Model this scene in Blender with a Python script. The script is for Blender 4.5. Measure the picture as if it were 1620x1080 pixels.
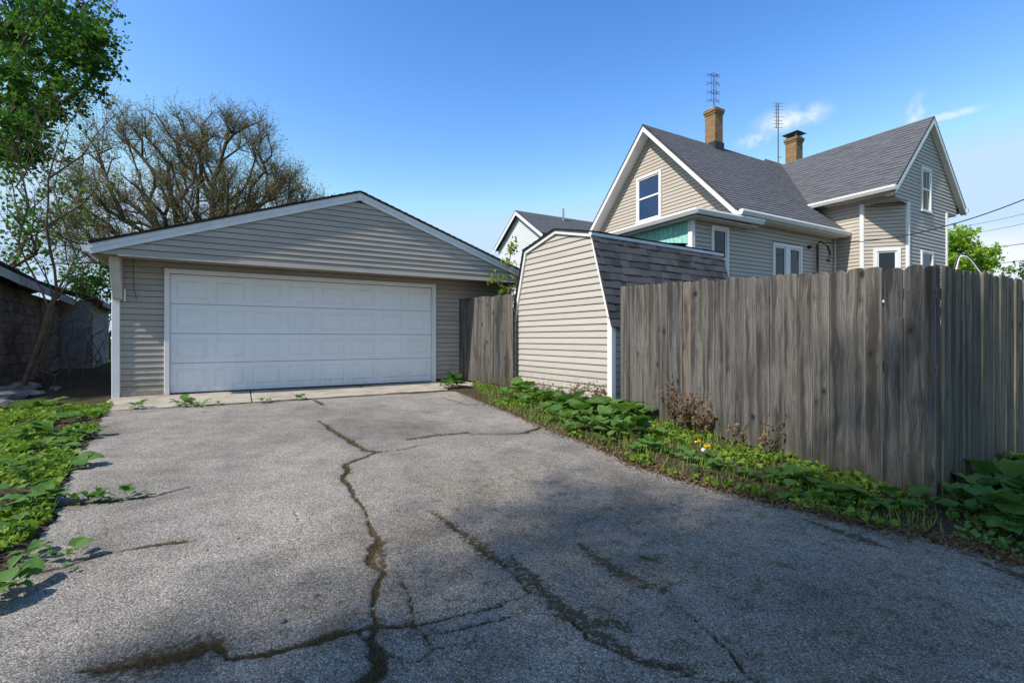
import bpy, bmesh, math, random
import numpy as np
from mathutils import Vector, Matrix, Euler
R = math.radians
rnd = random.Random(7)
rng = np.random.default_rng(11)
for o in list(bpy.data.objects):
    bpy.data.objects.remove(o)
SC = bpy.context.scene
COL = SC.collection

# ------------------------------------------------------------------ camera
FPX, HOR, CAMZ = 748.0, 535.0, 1.30
cam_data = bpy.data.cameras.new('camera')
cam_data.sensor_width = 36.0
cam_data.lens = FPX / 1620 * 36
cam_data.shift_y = (HOR - 540) / 1620
cam_data.clip_start = 0.05
cam_data.clip_end = 2000
cam = bpy.data.objects.new('camera', cam_data)
cam.location = (0, 0, CAMZ)
cam.rotation_euler = (R(90), 0, 0)
COL.objects.link(cam)
SC.camera = cam

# ------------------------------------------------------------------ sky and sun
SUN = Vector((-0.513, -0.392, 0.763)).normalized()       # direction towards the sun
sun_el = math.asin(SUN.z)
sun_az = math.atan2(SUN.x, SUN.y)
world = bpy.data.worlds.new('World')
SC.world = world
world.use_nodes = True
wn, wl = world.node_tree.nodes, world.node_tree.links
wn.clear()
w_out = wn.new('ShaderNodeOutputWorld')
w_bg = wn.new('ShaderNodeBackground')
w_sky = wn.new('ShaderNodeTexSky')
w_sky.sky_type = 'NISHITA'
w_sky.sun_disc = False
w_sky.sun_elevation = sun_el
w_sky.sun_rotation = sun_az
w_sky.altitude = 200
w_sky.air_density = 1.0
w_sky.dust_density = 0.6
w_sky.ozone_density = 2.0
w_bg.inputs['Strength'].default_value = 0.15
w_tc = wn.new('ShaderNodeTexCoord')
def cloud_patch(direction, radius, stretch, scale, seed):
    """a small wisp of cloud around one direction of the sky"""
    mp = wn.new('ShaderNodeMapping'); mp.vector_type = 'POINT'
    mp.inputs['Location'].default_value = tuple(-c for c in direction)
    wl.new(w_tc.outputs['Generated'], mp.inputs['Vector'])
    m2 = wn.new('ShaderNodeMapping'); m2.vector_type = 'POINT'
    m2.inputs['Rotation'].default_value = (0, R(stretch[2]), 0)
    m2.inputs['Scale'].default_value = (1 / stretch[0], 1, 1 / stretch[1])
    wl.new(mp.outputs['Vector'], m2.inputs['Vector'])
    ln = wn.new('ShaderNodeVectorMath'); ln.operation = 'LENGTH'
    wl.new(m2.outputs['Vector'], ln.inputs[0])
    mr = wn.new('ShaderNodeMapRange'); mr.interpolation_type = 'SMOOTHSTEP'
    mr.inputs['From Min'].default_value = radius; mr.inputs['From Max'].default_value = 0.0
    wl.new(ln.outputs['Value'], mr.inputs['Value'])
    nz = wn.new('ShaderNodeTexNoise'); nz.noise_dimensions = '4D'
    nz.inputs['W'].default_value = seed; nz.inputs['Scale'].default_value = scale
    nz.inputs['Detail'].default_value = 6; nz.inputs['Roughness'].default_value = 0.6
    wl.new(w_tc.outputs['Generated'], nz.inputs['Vector'])
    m3 = wn.new('ShaderNodeMapRange')
    m3.inputs['From Min'].default_value = 0.40; m3.inputs['From Max'].default_value = 0.66
    wl.new(nz.outputs['Fac'], m3.inputs['Value'])
    mu = wn.new('ShaderNodeMath'); mu.operation = 'MULTIPLY'
    wl.new(mr.outputs['Result'], mu.inputs[0]); wl.new(m3.outputs['Result'], mu.inputs[1])
    return mu.outputs['Value']
def sky_dir(px, py):
    return Vector(((px - 810) / FPX, 1, (HOR - py) / FPX)).normalized()
acc = None
for args in ((sky_dir(1252, 188), 0.075, (1.0, 0.36, -24), 34, 1.3), (sky_dir(1192, 223), 0.04, (1.0, 0.4, -10), 40, 4.1),
             (sky_dir(1500, 183), 0.055, (1.0, 0.14, 4), 36, 2.2), (sky_dir(1449, 175), 0.035, (0.35, 1.0, 30), 40, 7.7),
             (sky_dir(1600, 410), 0.16, (1.0, 0.5, 0), 9, 3.5)):
    v = cloud_patch(*args)
    if acc is None:
        acc = v
    else:
        ad = wn.new('ShaderNodeMath'); ad.operation = 'ADD'; ad.use_clamp = True
        wl.new(acc, ad.inputs[0]); wl.new(v, ad.inputs[1]); acc = ad.outputs['Value']
w_mix = wn.new('ShaderNodeMixRGB')
w_mix.inputs['Color2'].default_value = (3.9, 4.05, 4.25, 1)
wl.new(acc, w_mix.inputs['Fac'])
w_gain = wn.new('ShaderNodeMixRGB'); w_gain.blend_type = 'MULTIPLY'; w_gain.inputs['Fac'].default_value = 1
w_gain.inputs['Color2'].default_value = (0.49, 0.60, 0.72, 1)
w_sep = wn.new('ShaderNodeSeparateColor'); w_com = wn.new('ShaderNodeCombineColor')   # deeper blue overhead, paler towards the horizon
wl.new(w_sky.outputs['Color'], w_sep.inputs[0])
for ch, gam in zip(('Red', 'Green', 'Blue'), (2.2, 1.6, 1.4)):
    pw = wn.new('ShaderNodeMath'); pw.operation = 'POWER'; pw.inputs[1].default_value = gam
    wl.new(w_sep.outputs[ch], pw.inputs[0]); wl.new(pw.outputs[0], w_com.inputs[ch])
wl.new(w_com.outputs[0], w_gain.inputs['Color1'])
w_min = wn.new('ShaderNodeVectorMath'); w_min.operation = 'MINIMUM'; w_min.inputs[1].default_value = (2.3, 3.15, 4.1)   # no glare beyond white
wl.new(w_gain.outputs['Color'], w_min.inputs[0])
wl.new(w_min.outputs['Vector'], w_mix.inputs['Color1'])
wl.new(w_mix.outputs['Color'], w_bg.inputs['Color'])
wl.new(w_bg.outputs['Background'], w_out.inputs['Surface'])

sun_data = bpy.data.lights.new('sun', 'SUN')
sun_data.energy = 3.6
sun_data.angle = R(1.0)
sun_data.color = (1.0, 0.93, 0.83)
sun = bpy.data.objects.new('sun', sun_data)
sun.rotation_euler = (-SUN).to_track_quat('-Z', 'Y').to_euler()
sun.location = (-10, -10, 20)
COL.objects.link(sun)

SC.view_settings.view_transform = 'Standard'
SC.view_settings.look = 'None'
SC.view_settings.gamma = 1
SC.view_settings.exposure = 0.75
SC.render.engine = 'CYCLES'
SC.cycles.max_bounces = 6; SC.cycles.diffuse_bounces = 3; SC.cycles.glossy_bounces = 2; SC.cycles.transmission_bounces = 3
SC.cycles.caustics_reflective = False; SC.cycles.caustics_refractive = False

# ------------------------------------------------------------------ ground shape and layout helpers
def gz(x, y):
    """height of the lot: rises gently from the alley to the garage"""
    x = np.clip(x, -9, 7); y = np.clip(y, -6, 12)
    return -0.02 - 0.012 * x + 0.031 * y
def gp(px, py):
    """point of the sloping lot that was measured at a pixel of the photograph"""
    t = (px - 810) / FPX; m = (py - HOR) / FPX
    Y = (CAMZ + 0.02) / (m + 0.031 - 0.012 * t)
    return (t * Y, Y)
def at(px, py, Y):
    return Vector(((px - 810) / FPX * Y, Y, CAMZ + (HOR - py) / FPX * Y))

# ------------------------------------------------------------------ node helpers
class NT:
    def __init__(self, name):
        self.m = bpy.data.materials.new(name); self.m.use_nodes = True
        self.n = self.m.node_tree.nodes; self.l = self.m.node_tree.links
        self.b = self.n['Principled BSDF']; self.out = self.n['Material Output']
    def node(self, kind, **kw):
        nd = self.n.new(kind)
        for k, v in kw.items(): setattr(nd, k, v)
        return nd
    def link(self, a, b): self.l.new(a, b)
    def coord(self, kind='Object'):
        return self.node('ShaderNodeTexCoord').outputs[kind]
    def mapping(self, vec, scale=(1, 1, 1), loc=(0, 0, 0), rot=(0, 0, 0)):
        mp = self.node('ShaderNodeMapping'); self.link(vec, mp.inputs['Vector'])
        mp.inputs['Scale'].default_value = scale; mp.inputs['Location'].default_value = loc; mp.inputs['Rotation'].default_value = rot
        return mp.outputs['Vector']
    def noise(self, vec, scale, detail=4, rough=0.55, dist=0.0):
        nz = self.node('ShaderNodeTexNoise'); self.link(vec, nz.inputs['Vector'])
        nz.inputs['Scale'].default_value = scale; nz.inputs['Detail'].default_value = detail
        nz.inputs['Roughness'].default_value = rough; nz.inputs['Distortion'].default_value = dist
        return nz.outputs['Fac']
    def voronoi(self, vec, scale, out='Distance', feature='F1', rand=1.0):
        vo = self.node('ShaderNodeTexVoronoi', feature=feature); self.link(vec, vo.inputs['Vector'])
        vo.inputs['Scale'].default_value = scale; vo.inputs['Randomness'].default_value = rand
        return vo.outputs[out]
    def ramp(self, fac, stops, interp='LINEAR'):
        r = self.node('ShaderNodeValToRGB'); self.link(fac, r.inputs['Fac'])
        e = r.color_ramp.elements; r.color_ramp.interpolation = interp
        while len(e) < len(stops): e.new(0.5)
        for el, (p, c) in zip(e, stops):
            el.position = p; el.color = (c[0], c[1], c[2], 1) if not isinstance(c, (int, float)) else (c, c, c, 1)
        return r.outputs['Color']
    def mix(self, fac, a, b, mode='MIX'):
        m = self.node('ShaderNodeMixRGB', blend_type=mode)
        for inp, v in ((m.inputs['Fac'], fac), (m.inputs['Color1'], a), (m.inputs['Color2'], b)):
            if isinstance(v, (int, float)):
                inp.default_value = v if inp.type == 'VALUE' else (v, v, v, 1)
            elif isinstance(v, tuple): inp.default_value = (v[0], v[1], v[2], 1)
            else: self.link(v, inp)
        return m.outputs['Color']
    def math(self, op, a, b=0.0, clamp=False):
        m = self.node('ShaderNodeMath', operation=op, use_clamp=clamp)
        for inp, v in ((m.inputs[0], a), (m.inputs[1], b)):
            if isinstance(v, (int, float)): inp.default_value = v
            else: self.link(v, inp)
        return m.outputs['Value']
    def rng(self, v, a, b, c=0.0, d=1.0):
        m = self.node('ShaderNodeMapRange'); self.link(v, m.inputs['Value'])
        for k, x in (('From Min', a), ('From Max', b), ('To Min', c), ('To Max', d)): m.inputs[k].default_value = x
        return m.outputs['Result']
    def random(self):
        return self.node('ShaderNodeObjectInfo').outputs['Random']
    def shifted(self, vec, amount=40.0):
        """object coordinates moved by the object's own random number, so copies differ"""
        cb = self.node('ShaderNodeCombineXYZ'); r = self.math('MULTIPLY', self.random(), amount)
        for i in range(3): self.link(r, cb.inputs[i])
        va = self.node('ShaderNodeVectorMath', operation='ADD')
        self.link(vec, va.inputs[0]); self.link(cb.outputs[0], va.inputs[1])
        return va.outputs[0]
    def attr(self, name):
        return self.node('ShaderNodeAttribute', attribute_name=name)
    def bump(self, h, strength=0.3, dist=0.01):
        b = self.node('ShaderNodeBump'); b.inputs['Strength'].default_value = strength; b.inputs['Distance'].default_value = dist
        self.link(h, b.inputs['Height']); self.link(b.outputs['Normal'], self.b.inputs['Normal'])
    def base(self, c):
        if isinstance(c, tuple): self.b.inputs['Base Color'].default_value = (*c, 1)
        else: self.link(c, self.b.inputs['Base Color'])
        return self
    def rough(self, v, spec=0.4, metal=0.0):
        if isinstance(v, (int, float)): self.b.inputs['Roughness'].default_value = v
        else: self.link(v, self.b.inputs['Roughness'])
        self.b.inputs['Specular IOR Level'].default_value = spec; self.b.inputs['Metallic'].default_value = metal
        return self

def plain(name, c, rough=0.6, var=0.12, scale=6.0, spec=0.35, metal=0.0, bump=0.0, bscale=60.0, vary=0.0):
    t = NT(name); v = t.shifted(t.coord())
    n = t.noise(v, scale, 5, 0.6)
    col = t.mix(t.rng(n, 0.3, 0.7), tuple(x * (1 - var) for x in c), tuple(min(1, x * (1 + var)) for x in c))
    if vary:
        col = t.mix(t.rng(t.random(), 0, 1, 0, 1), t.mix(1.0, col, 1 - vary, 'MULTIPLY'), t.mix(1.0, col, 1 + vary, 'MULTIPLY'))
    t.base(col).rough(rough, spec, metal)
    if bump: t.bump(t.noise(v, bscale, 3), bump, 0.004)
    return t.m

def siding_mat(name, c, dirt=0.25):
    t = NT(name); ob = t.coord(); v = t.shifted(ob, 30)
    fine = t.noise(t.mapping(v, (1.5, 1.5, 25)), 3, 4)
    big = t.noise(v, 1.1, 4, 0.6)
    col = t.mix(t.rng(t.random(), 0, 1), tuple(x * 0.95 for x in c), tuple(x * 1.05 for x in c))
    col = t.mix(t.math('MULTIPLY', t.rng(big, 0.42, 0.75), dirt), col, tuple(x * y for x, y in zip(c, (0.55, 0.52, 0.46))))
    col = t.mix(t.math('MULTIPLY', t.rng(fine, 0.5, 0.8), 0.18), col, tuple(x * 0.7 for x in c))
    sx = t.node('ShaderNodeSeparateXYZ'); t.link(ob, sx.inputs[0])
    spl = t.math('MULTIPLY', t.rng(sx.outputs['Z'], 0.55, 0.0), t.rng(t.noise(ob, 7, 3, 0.65), 0.38, 0.65))
    col = t.mix(t.math('MULTIPLY', spl, 0.55), col, (0.13, 0.10, 0.07))
    t.base(col).rough(0.55, 0.35)
    t.bump(t.noise(t.mapping(v, (3, 3, 40)), 12, 4), 0.12, 0.003)
    return t.m

def wood_mat(name, dark, light, green=0.0):
    t = NT(name); v = t.shifted(t.coord(), 60)
    warp = t.node('ShaderNodeTexNoise'); t.link(t.mapping(v, (2.5, 2.5, 0.9)), warp.inputs['Vector']); warp.inputs['Scale'].default_value = 2.2
    wv = t.node('ShaderNodeVectorMath', operation='MULTIPLY_ADD'); t.link(warp.outputs['Color'], wv.inputs[0])
    wv.inputs[1].default_value = (0.10, 0.10, 0.05); t.link(v, wv.inputs[2]); wv = wv.outputs[0]
    grain = t.noise(t.mapping(wv, (55, 55, 1.3)), 1.6, 6, 0.65, 0.3)
    wide = t.noise(t.mapping(wv, (11, 11, 0.55)), 1.4, 3, 0.5)
    ring = t.node('ShaderNodeTexWave', wave_type='BANDS', bands_direction='X')
    t.link(t.mapping(wv, (1, 1, 0.09)), ring.inputs['Vector']); ring.inputs['Scale'].default_value = 14
    ring.inputs['Distortion'].default_value = 7; ring.inputs['Detail'].default_value = 3; ring.inputs['Detail Scale'].default_value = 0.7
    knot = t.voronoi(t.mapping(wv, (4.0, 0.01, 3.0)), 1.0)
    kmask = t.rng(knot, 0.06, 0.12, 1, 0)
    khalo = t.rng(knot, 0.09, 0.24, 1, 0)
    col = t.mix(t.rng(grain, 0.3, 0.72), dark, light)
    col = t.mix(t.math('MULTIPLY', t.rng(wide, 0.43, 0.62), 0.8), col, tuple(x * 0.42 for x in dark))
    col = t.mix(t.math('MULTIPLY', t.rng(ring.outputs['Fac'], 0.55, 1.0), 0.4), col, tuple(x * 0.6 for x in dark))
    col = t.mix(t.math('MULTIPLY', khalo, 0.55), col, tuple(x * 0.55 for x in dark))
    col = t.mix(t.math('MULTIPLY', kmask, 0.9), col, (0.022, 0.018, 0.014))
    gx = t.node('ShaderNodeSeparateXYZ'); t.link(t.coord('Generated'), gx.inputs[0])
    edge = t.math('ABSOLUTE', t.math('SUBTRACT', gx.outputs['X'], 0.5))
    col = t.mix(t.math('MULTIPLY', t.rng(edge, 0.40, 0.48), 0.35), col, tuple(min(1, x * 1.25) for x in light))
    r = t.random()
    tone = t.ramp(r, [(0.0, (0.66, 0.66, 0.68)), (0.3, (1.10, 1.05, 1.0)), (0.5, (0.80, 0.81, 0.83)), (0.75, (1.18, 1.1, 1.02)), (0.93, (1.0, 0.98, 0.95)), (1.0, (1.22, 1.0, 0.88))])
    col = t.mix(1.0, col, tone, 'MULTIPLY')
    if green:
        gn = t.noise(t.mapping(v, (9, 9, 1.2)), 1.3, 4)
        col = t.mix(t.math('MULTIPLY', t.rng(gn, 0.4, 0.7), green), col, (0.10, 0.11, 0.035))
    sep = t.node('ShaderNodeSeparateXYZ'); t.link(t.coord(), sep.inputs[0])
    foot = t.rng(sep.outputs['Z'], 0.28, 0.0, 0, 1)
    fn = t.noise(v, 9, 4)
    col = t.mix(t.math('MULTIPLY', t.math('MULTIPLY', foot, t.rng(fn, 0.3, 0.65)), 0.8), col, (0.075, 0.068, 0.035))
    # rusty nail heads where the rails run behind, with a faint streak below each
    ax = t.math('SUBTRACT', t.math('ABSOLUTE', sep.outputs['X']), 0.036)
    nail = None
    for hz in (0.30, 1.0, 1.6):
        dz = t.math('SUBTRACT', sep.outputs['Z'], hz)
        dd = t.math('SQRT', t.math('ADD', t.math('MULTIPLY', ax, ax), t.math('MULTIPLY', dz, dz)))
        head = t.rng(dd, 0.0065, 0.0045)
        run = t.math('MULTIPLY', t.math('MULTIPLY', t.rng(t.math('ABSOLUTE', ax), 0.006, 0.001), t.rng(dz, -0.16, 0.0)), t.math('LESS_THAN', dz, 0.0))
        one = t.math('MAXIMUM', head, t.math('MULTIPLY', run, 0.45)); nail = one if nail is None else t.math('MAXIMUM', nail, one)
    col = t.mix(t.math('MULTIPLY', nail, 0.85), col, (0.03, 0.022, 0.017))
    t.base(col).rough(0.88, 0.15)
    h = t.math('ADD', t.math('MULTIPLY', grain, 0.7), t.math('MULTIPLY', kmask, -0.8))
    t.bump(h, 0.55, 0.006)
    return t.m

def leaf_mat(name, a, b, trans=0.35, rough=0.5):
    t = NT(name); v = t.coord()
    n = t.noise(v, 14, 3); r = t.random()
    at_ = t.attr('tone').outputs['Fac']
    f = t.math('ADD', t.math('MULTIPLY', n, 0.45), t.math('ADD', t.math('MULTIPLY', r, 0.3), t.math('MULTIPLY', at_, 0.45)))
    col = t.mix(t.rng(f, 0.2, 0.95), a, b)
    t.base(col).rough(rough, 0.2)
    tr = t.node('ShaderNodeBsdfTranslucent'); t.link(t.mix(1.0, col, (1.15, 1.25, 0.55), 'MULTIPLY'), tr.inputs['Color'])
    ms = t.node('ShaderNodeMixShader'); ms.inputs['Fac'].default_value = trans
    t.link(t.b.outputs[0], ms.inputs[1]); t.link(tr.outputs[0], ms.inputs[2]); t.link(ms.outputs[0], t.out.inputs['Surface'])
    return t.m

def shingle_mat(name, c, tabs=None):
    t = NT(name); ob = t.coord(); v = t.shifted(ob, 30)
    gran = t.noise(v, 160, 2); big = t.noise(v, 2.2, 4)
    col = t.mix(t.rng(gran, 0.3, 0.7), tuple(x * 0.65 for x in c), tuple(x * 1.35 for x in c))
    if tabs:            # far roof: tab tone from course and tab number (uv)
        uv = t.coord('UV')
        mp = t.mapping(uv, (1, 1, 1))
        wn_ = t.node('ShaderNodeTexWhiteNoise', noise_dimensions='3D')
        sp = t.node('ShaderNodeSeparateXYZ'); t.link(mp, sp.inputs[0])
        row = t.math('FLOOR', t.math('DIVIDE', sp.outputs['Y'], tabs[1]))
        off = t.math('MULTIPLY', t.math('MODULO', t.math('MULTIPLY', row, 0.618), 1.0), tabs[0])
        colm = t.math('FLOOR', t.math('DIVIDE', t.math('ADD', sp.outputs['X'], off), tabs[0]))
        cb = t.node('ShaderNodeCombineXYZ'); t.link(row, cb.inputs[0]); t.link(colm, cb.inputs[1])
        t.link(cb.outputs[0], wn_.inputs['Vector'])
        fac = wn_.outputs['Value']
    else:
        fac = t.random()
    tone = t.ramp(fac, [(0.0, 0.82), (0.5, 1.0), (1.0, 1.18)] if tabs else [(0.0, 0.58), (0.3, 0.85), (0.6, 1.05), (1.0, 1.3)])
    col = t.mix(1.0, col, tone, 'MULTIPLY')
    if tabs:            # shadows of the laminated tabs, painted in as short dark dashes
        fr = t.math('FRACT', t.math('DIVIDE', sp.outputs['Y'], tabs[1]))
        tab_shadow = t.math('MULTIPLY', t.math('LESS_THAN', fr, 0.36), t.math('GREATER_THAN', wn_.outputs['Value'], 0.5))
        col = t.mix(t.math('MULTIPLY', tab_shadow, 0.62), col, tuple(x * 0.25 for x in c))
    col = t.mix(t.math('MULTIPLY', t.rng(big, 0.4, 0.7), 0.3), col, tuple(x * 1.25 for x in c))
    t.base(col).rough(0.92, 0.15)
    t.bump(gran, 0.5, 0.004)
    return t.m

def glass_mat(name, tint=(0.018, 0.026, 0.034)):
    t = NT(name); t.base(tint).rough(0.04, 0.30)
    t.bump(t.noise(t.coord(), 2.5, 2), 0.02, 0.02)
    return t.m

M = {}
M['vinyl_garage'] = siding_mat('vinyl_garage', (0.40, 0.357, 0.305), 0.40)
M['vinyl_shed'] = siding_mat('vinyl_shed', (0.455, 0.425, 0.388), 0.15)
M['vinyl_house'] = siding_mat('vinyl_house', (0.455, 0.405, 0.35), 0.15)
M['vinyl_white'] = siding_mat('vinyl_white', (0.66, 0.69, 0.72), 0.1)
M['sheathing_lap_shade'] = plain('wall_sheathing_lap_shade', (0.055, 0.045, 0.037), 0.9)  # backing coloured dark so the grooves between planks read as lap shadows
M['white'] = plain('white_trim', (0.74, 0.74, 0.73), 0.45, 0.06, 3.0)
M['aluminium'] = plain('aluminium_fascia', (0.66, 0.68, 0.70), 0.38, 0.08, 4.0, 0.5)
M['beige_board'] = plain('beige_board', (0.52, 0.49, 0.43), 0.7, 0.12, 8)
M['soffit'] = plain('soffit', (0.30, 0.26, 0.21), 0.8, 0.2, 5)
M['roof'] = shingle_mat('house_shingles', (0.108, 0.112, 0.126), (0.20, 0.145))
M['roof_garage'] = shingle_mat('garage_shingles', (0.03, 0.03, 0.032), (0.30, 0.145))
M['shingle'] = shingle_mat('shed_shingle', (0.072, 0.073, 0.077))
M['teal'] = plain('teal_paint', (0.27, 0.60, 0.53), 0.7, 0.3, 14, bump=0.2, vary=0.08)
M['porch_green'] = plain('porch_green', (0.06, 0.19, 0.03), 0.7, 0.2)
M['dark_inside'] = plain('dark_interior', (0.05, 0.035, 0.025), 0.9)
M['glass'] = glass_mat('window_glass')
M['glass_blue'] = glass_mat('window_glass_reflecting', (0.022, 0.05, 0.12))
M['curtain'] = plain('curtain', (0.30, 0.33, 0.36), 0.9)
M['old_paint'] = plain('weathered_sash', (0.26, 0.16, 0.085), 0.85, 0.4, 30)
M['black_metal'] = plain('black_metal', (0.018, 0.018, 0.02), 0.45, 0.2, spec=0.5)
M['cable'] = plain('cable_rubber', (0.02, 0.02, 0.022), 0.6)
M['galv'] = plain('galvanised_metal', (0.36, 0.37, 0.38), 0.4, 0.15, 20, 0.5, 0.6)
M['antenna'] = plain('antenna_metal', (0.10, 0.11, 0.13), 0.5, 0.2, 20, 0.5, 0.5)
M['flash'] = plain('roof_flashing', (0.03, 0.032, 0.038), 0.6)
M['wood'] = wood_mat('fence_wood', (0.082, 0.079, 0.076), (0.225, 0.216, 0.206))
M['wood_green'] = wood_mat('fence_wood_mossy', (0.085, 0.081, 0.074), (0.225, 0.216, 0.19), 0.36)
M['bark'] = plain('bark', (0.115, 0.085, 0.06), 0.95, 0.35, 9, 0.1, bump=0.8, bscale=25)
M['bark_grey'] = plain('bark_grey', (0.20, 0.165, 0.13), 0.95, 0.3, 9, 0.1, bump=0.5, bscale=30)
M['bark_dark'] = plain('bark_dark', (0.105, 0.088, 0.066), 0.95, 0.35, 5, 0.1)
M['leaf_maple'] = leaf_mat('maple_leaf', (0.028, 0.088, 0.018), (0.115, 0.255, 0.04), 0.42, 0.75)
M['leaf_bud'] = leaf_mat('bud_leaf', (0.13, 0.115, 0.035), (0.25, 0.225, 0.07), 0.3)
M['leaf_bright'] = leaf_mat('bright_leaf', (0.14, 0.28, 0.025), (0.38, 0.54, 0.06), 0.45)
M['leaf_bush'] = leaf_mat('bush_leaf', (0.04, 0.11, 0.02), (0.11, 0.22, 0.04), 0.4)
M['leaf_vine'] = leaf_mat('vine_leaf', (0.13, 0.22, 0.02), (0.27, 0.36, 0.04), 0.4)
M['burdock'] = leaf_mat('weed_leaf', (0.06, 0.145, 0.03), (0.18, 0.30, 0.08), 0.35, 0.65)
M['cover'] = leaf_mat('ground_cover_leaf', (0.075, 0.165, 0.018), (0.25, 0.36, 0.05), 0.35)
M['dry_leaf'] = leaf_mat('dry_leaf', (0.085, 0.054, 0.03), (0.25, 0.17, 0.095), 0.2, 0.85)
M['straw'] = leaf_mat('dead_grass', (0.045, 0.028, 0.015), (0.18, 0.12, 0.065), 0.15, 0.9)
M['moss'] = leaf_mat('moss_blade', (0.035, 0.036, 0.012), (0.125, 0.125, 0.028), 0.2, 0.8)
M['petal_yellow'] = plain('yellow_petal', (0.75, 0.5, 0.02), 0.6)
M['petal_white'] = plain('white_petal', (0.75, 0.75, 0.7), 0.6)
M['petal_pink'] = plain('pink_petal', (0.55, 0.10, 0.16), 0.7)
M['rock'] = plain('rubble_stone', (0.13, 0.125, 0.12), 0.9, 0.35, 12, 0.2, bump=0.6)
M['block'] = plain('concrete_block', (0.115, 0.102, 0.092), 0.95, 0.35, 8, 0.1, bump=0.5, vary=0.3)
M['mortar'] = plain('mortar', (0.10, 0.095, 0.09), 0.95, 0.2)
M['weathered_white'] = plain('weathered_white_paint', (0.23, 0.24, 0.245), 0.8, 0.35, 3)
M['grey_wall'] = plain('grey_wall', (0.30, 0.29, 0.28), 0.8, 0.1)
M['grey_roof'] = plain('grey_roof', (0.23, 0.23, 0.235), 0.8, 0.15)

def brick_mat():
    t = NT('chimney_brick'); v = t.coord()
    uv = t.coord('UV')
    br = t.node('ShaderNodeTexBrick'); t.link(uv, br.inputs['Vector'])
    br.inputs['Scale'].default_value = 1.0; br.inputs['Brick Width'].default_value = 0.20; br.inputs['Row Height'].default_value = 0.067
    br.inputs['Mortar Size'].default_value = 0.007; br.inputs['Bias'].default_value = 0.0
    br.inputs['Color1'].default_value = (0.30, 0.19, 0.085, 1); br.inputs['Color2'].default_value = (0.20, 0.125, 0.06, 1); br.inputs['Mortar'].default_value = (0.22, 0.18, 0.13, 1)
    n = t.noise(v, 6, 4)
    col = t.mix(t.math('MULTIPLY', t.rng(n, 0.45, 0.75), 0.5), br.outputs['Color'], (0.12, 0.08, 0.045))
    t.base(col).rough(0.9, 0.2); t.bump(t.math('SUBTRACT', 1.0, br.outputs['Fac']), 0.5, 0.01)
    return t.m
M['brick'] = brick_mat()

def door_mat():
    t = NT('garage_door_paint'); ob = t.coord()
    n = t.noise(ob, 1.4, 5, 0.6); n2 = t.noise(t.mapping(ob, (0.4, 1, 30)), 2.0, 4)
    col = t.mix(t.math('MULTIPLY', t.rng(n, 0.4, 0.8), 0.22), (0.80, 0.81, 0.82), (0.56, 0.54, 0.49))
    streak = t.noise(t.mapping(ob, (14, 1, 0.5)), 1.5, 4)
    col = t.mix(t.math('MULTIPLY', t.rng(streak, 0.55, 0.8), 0.16), col, (0.45, 0.42, 0.36))
    sx = t.node('ShaderNodeSeparateXYZ'); t.link(ob, sx.inputs[0])
    spl = t.math('MULTIPLY', t.rng(sx.outputs['Z'], 0.42, 0.0), t.rng(t.noise(t.mapping(ob, (9, 1, 3)), 2.0, 4, 0.65), 0.42, 0.75))
    col = t.mix(t.math('MULTIPLY', spl, 0.28), col, (0.22, 0.18, 0.13))
    scr = t.noise(t.mapping(ob, (2.2, 1, 60)), 1.0, 3, 0.7)
    col = t.mix(t.math('MULTIPLY', t.rng(scr, 0.68, 0.78), 0.35), col, (0.25, 0.24, 0.22))
    t.base(col).rough(0.42, 0.4); t.bump(t.noise(t.mapping(ob, (3, 3, 40)), 6, 4), 0.06, 0.003)
    return t.m
M['door'] = door_mat()

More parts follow.
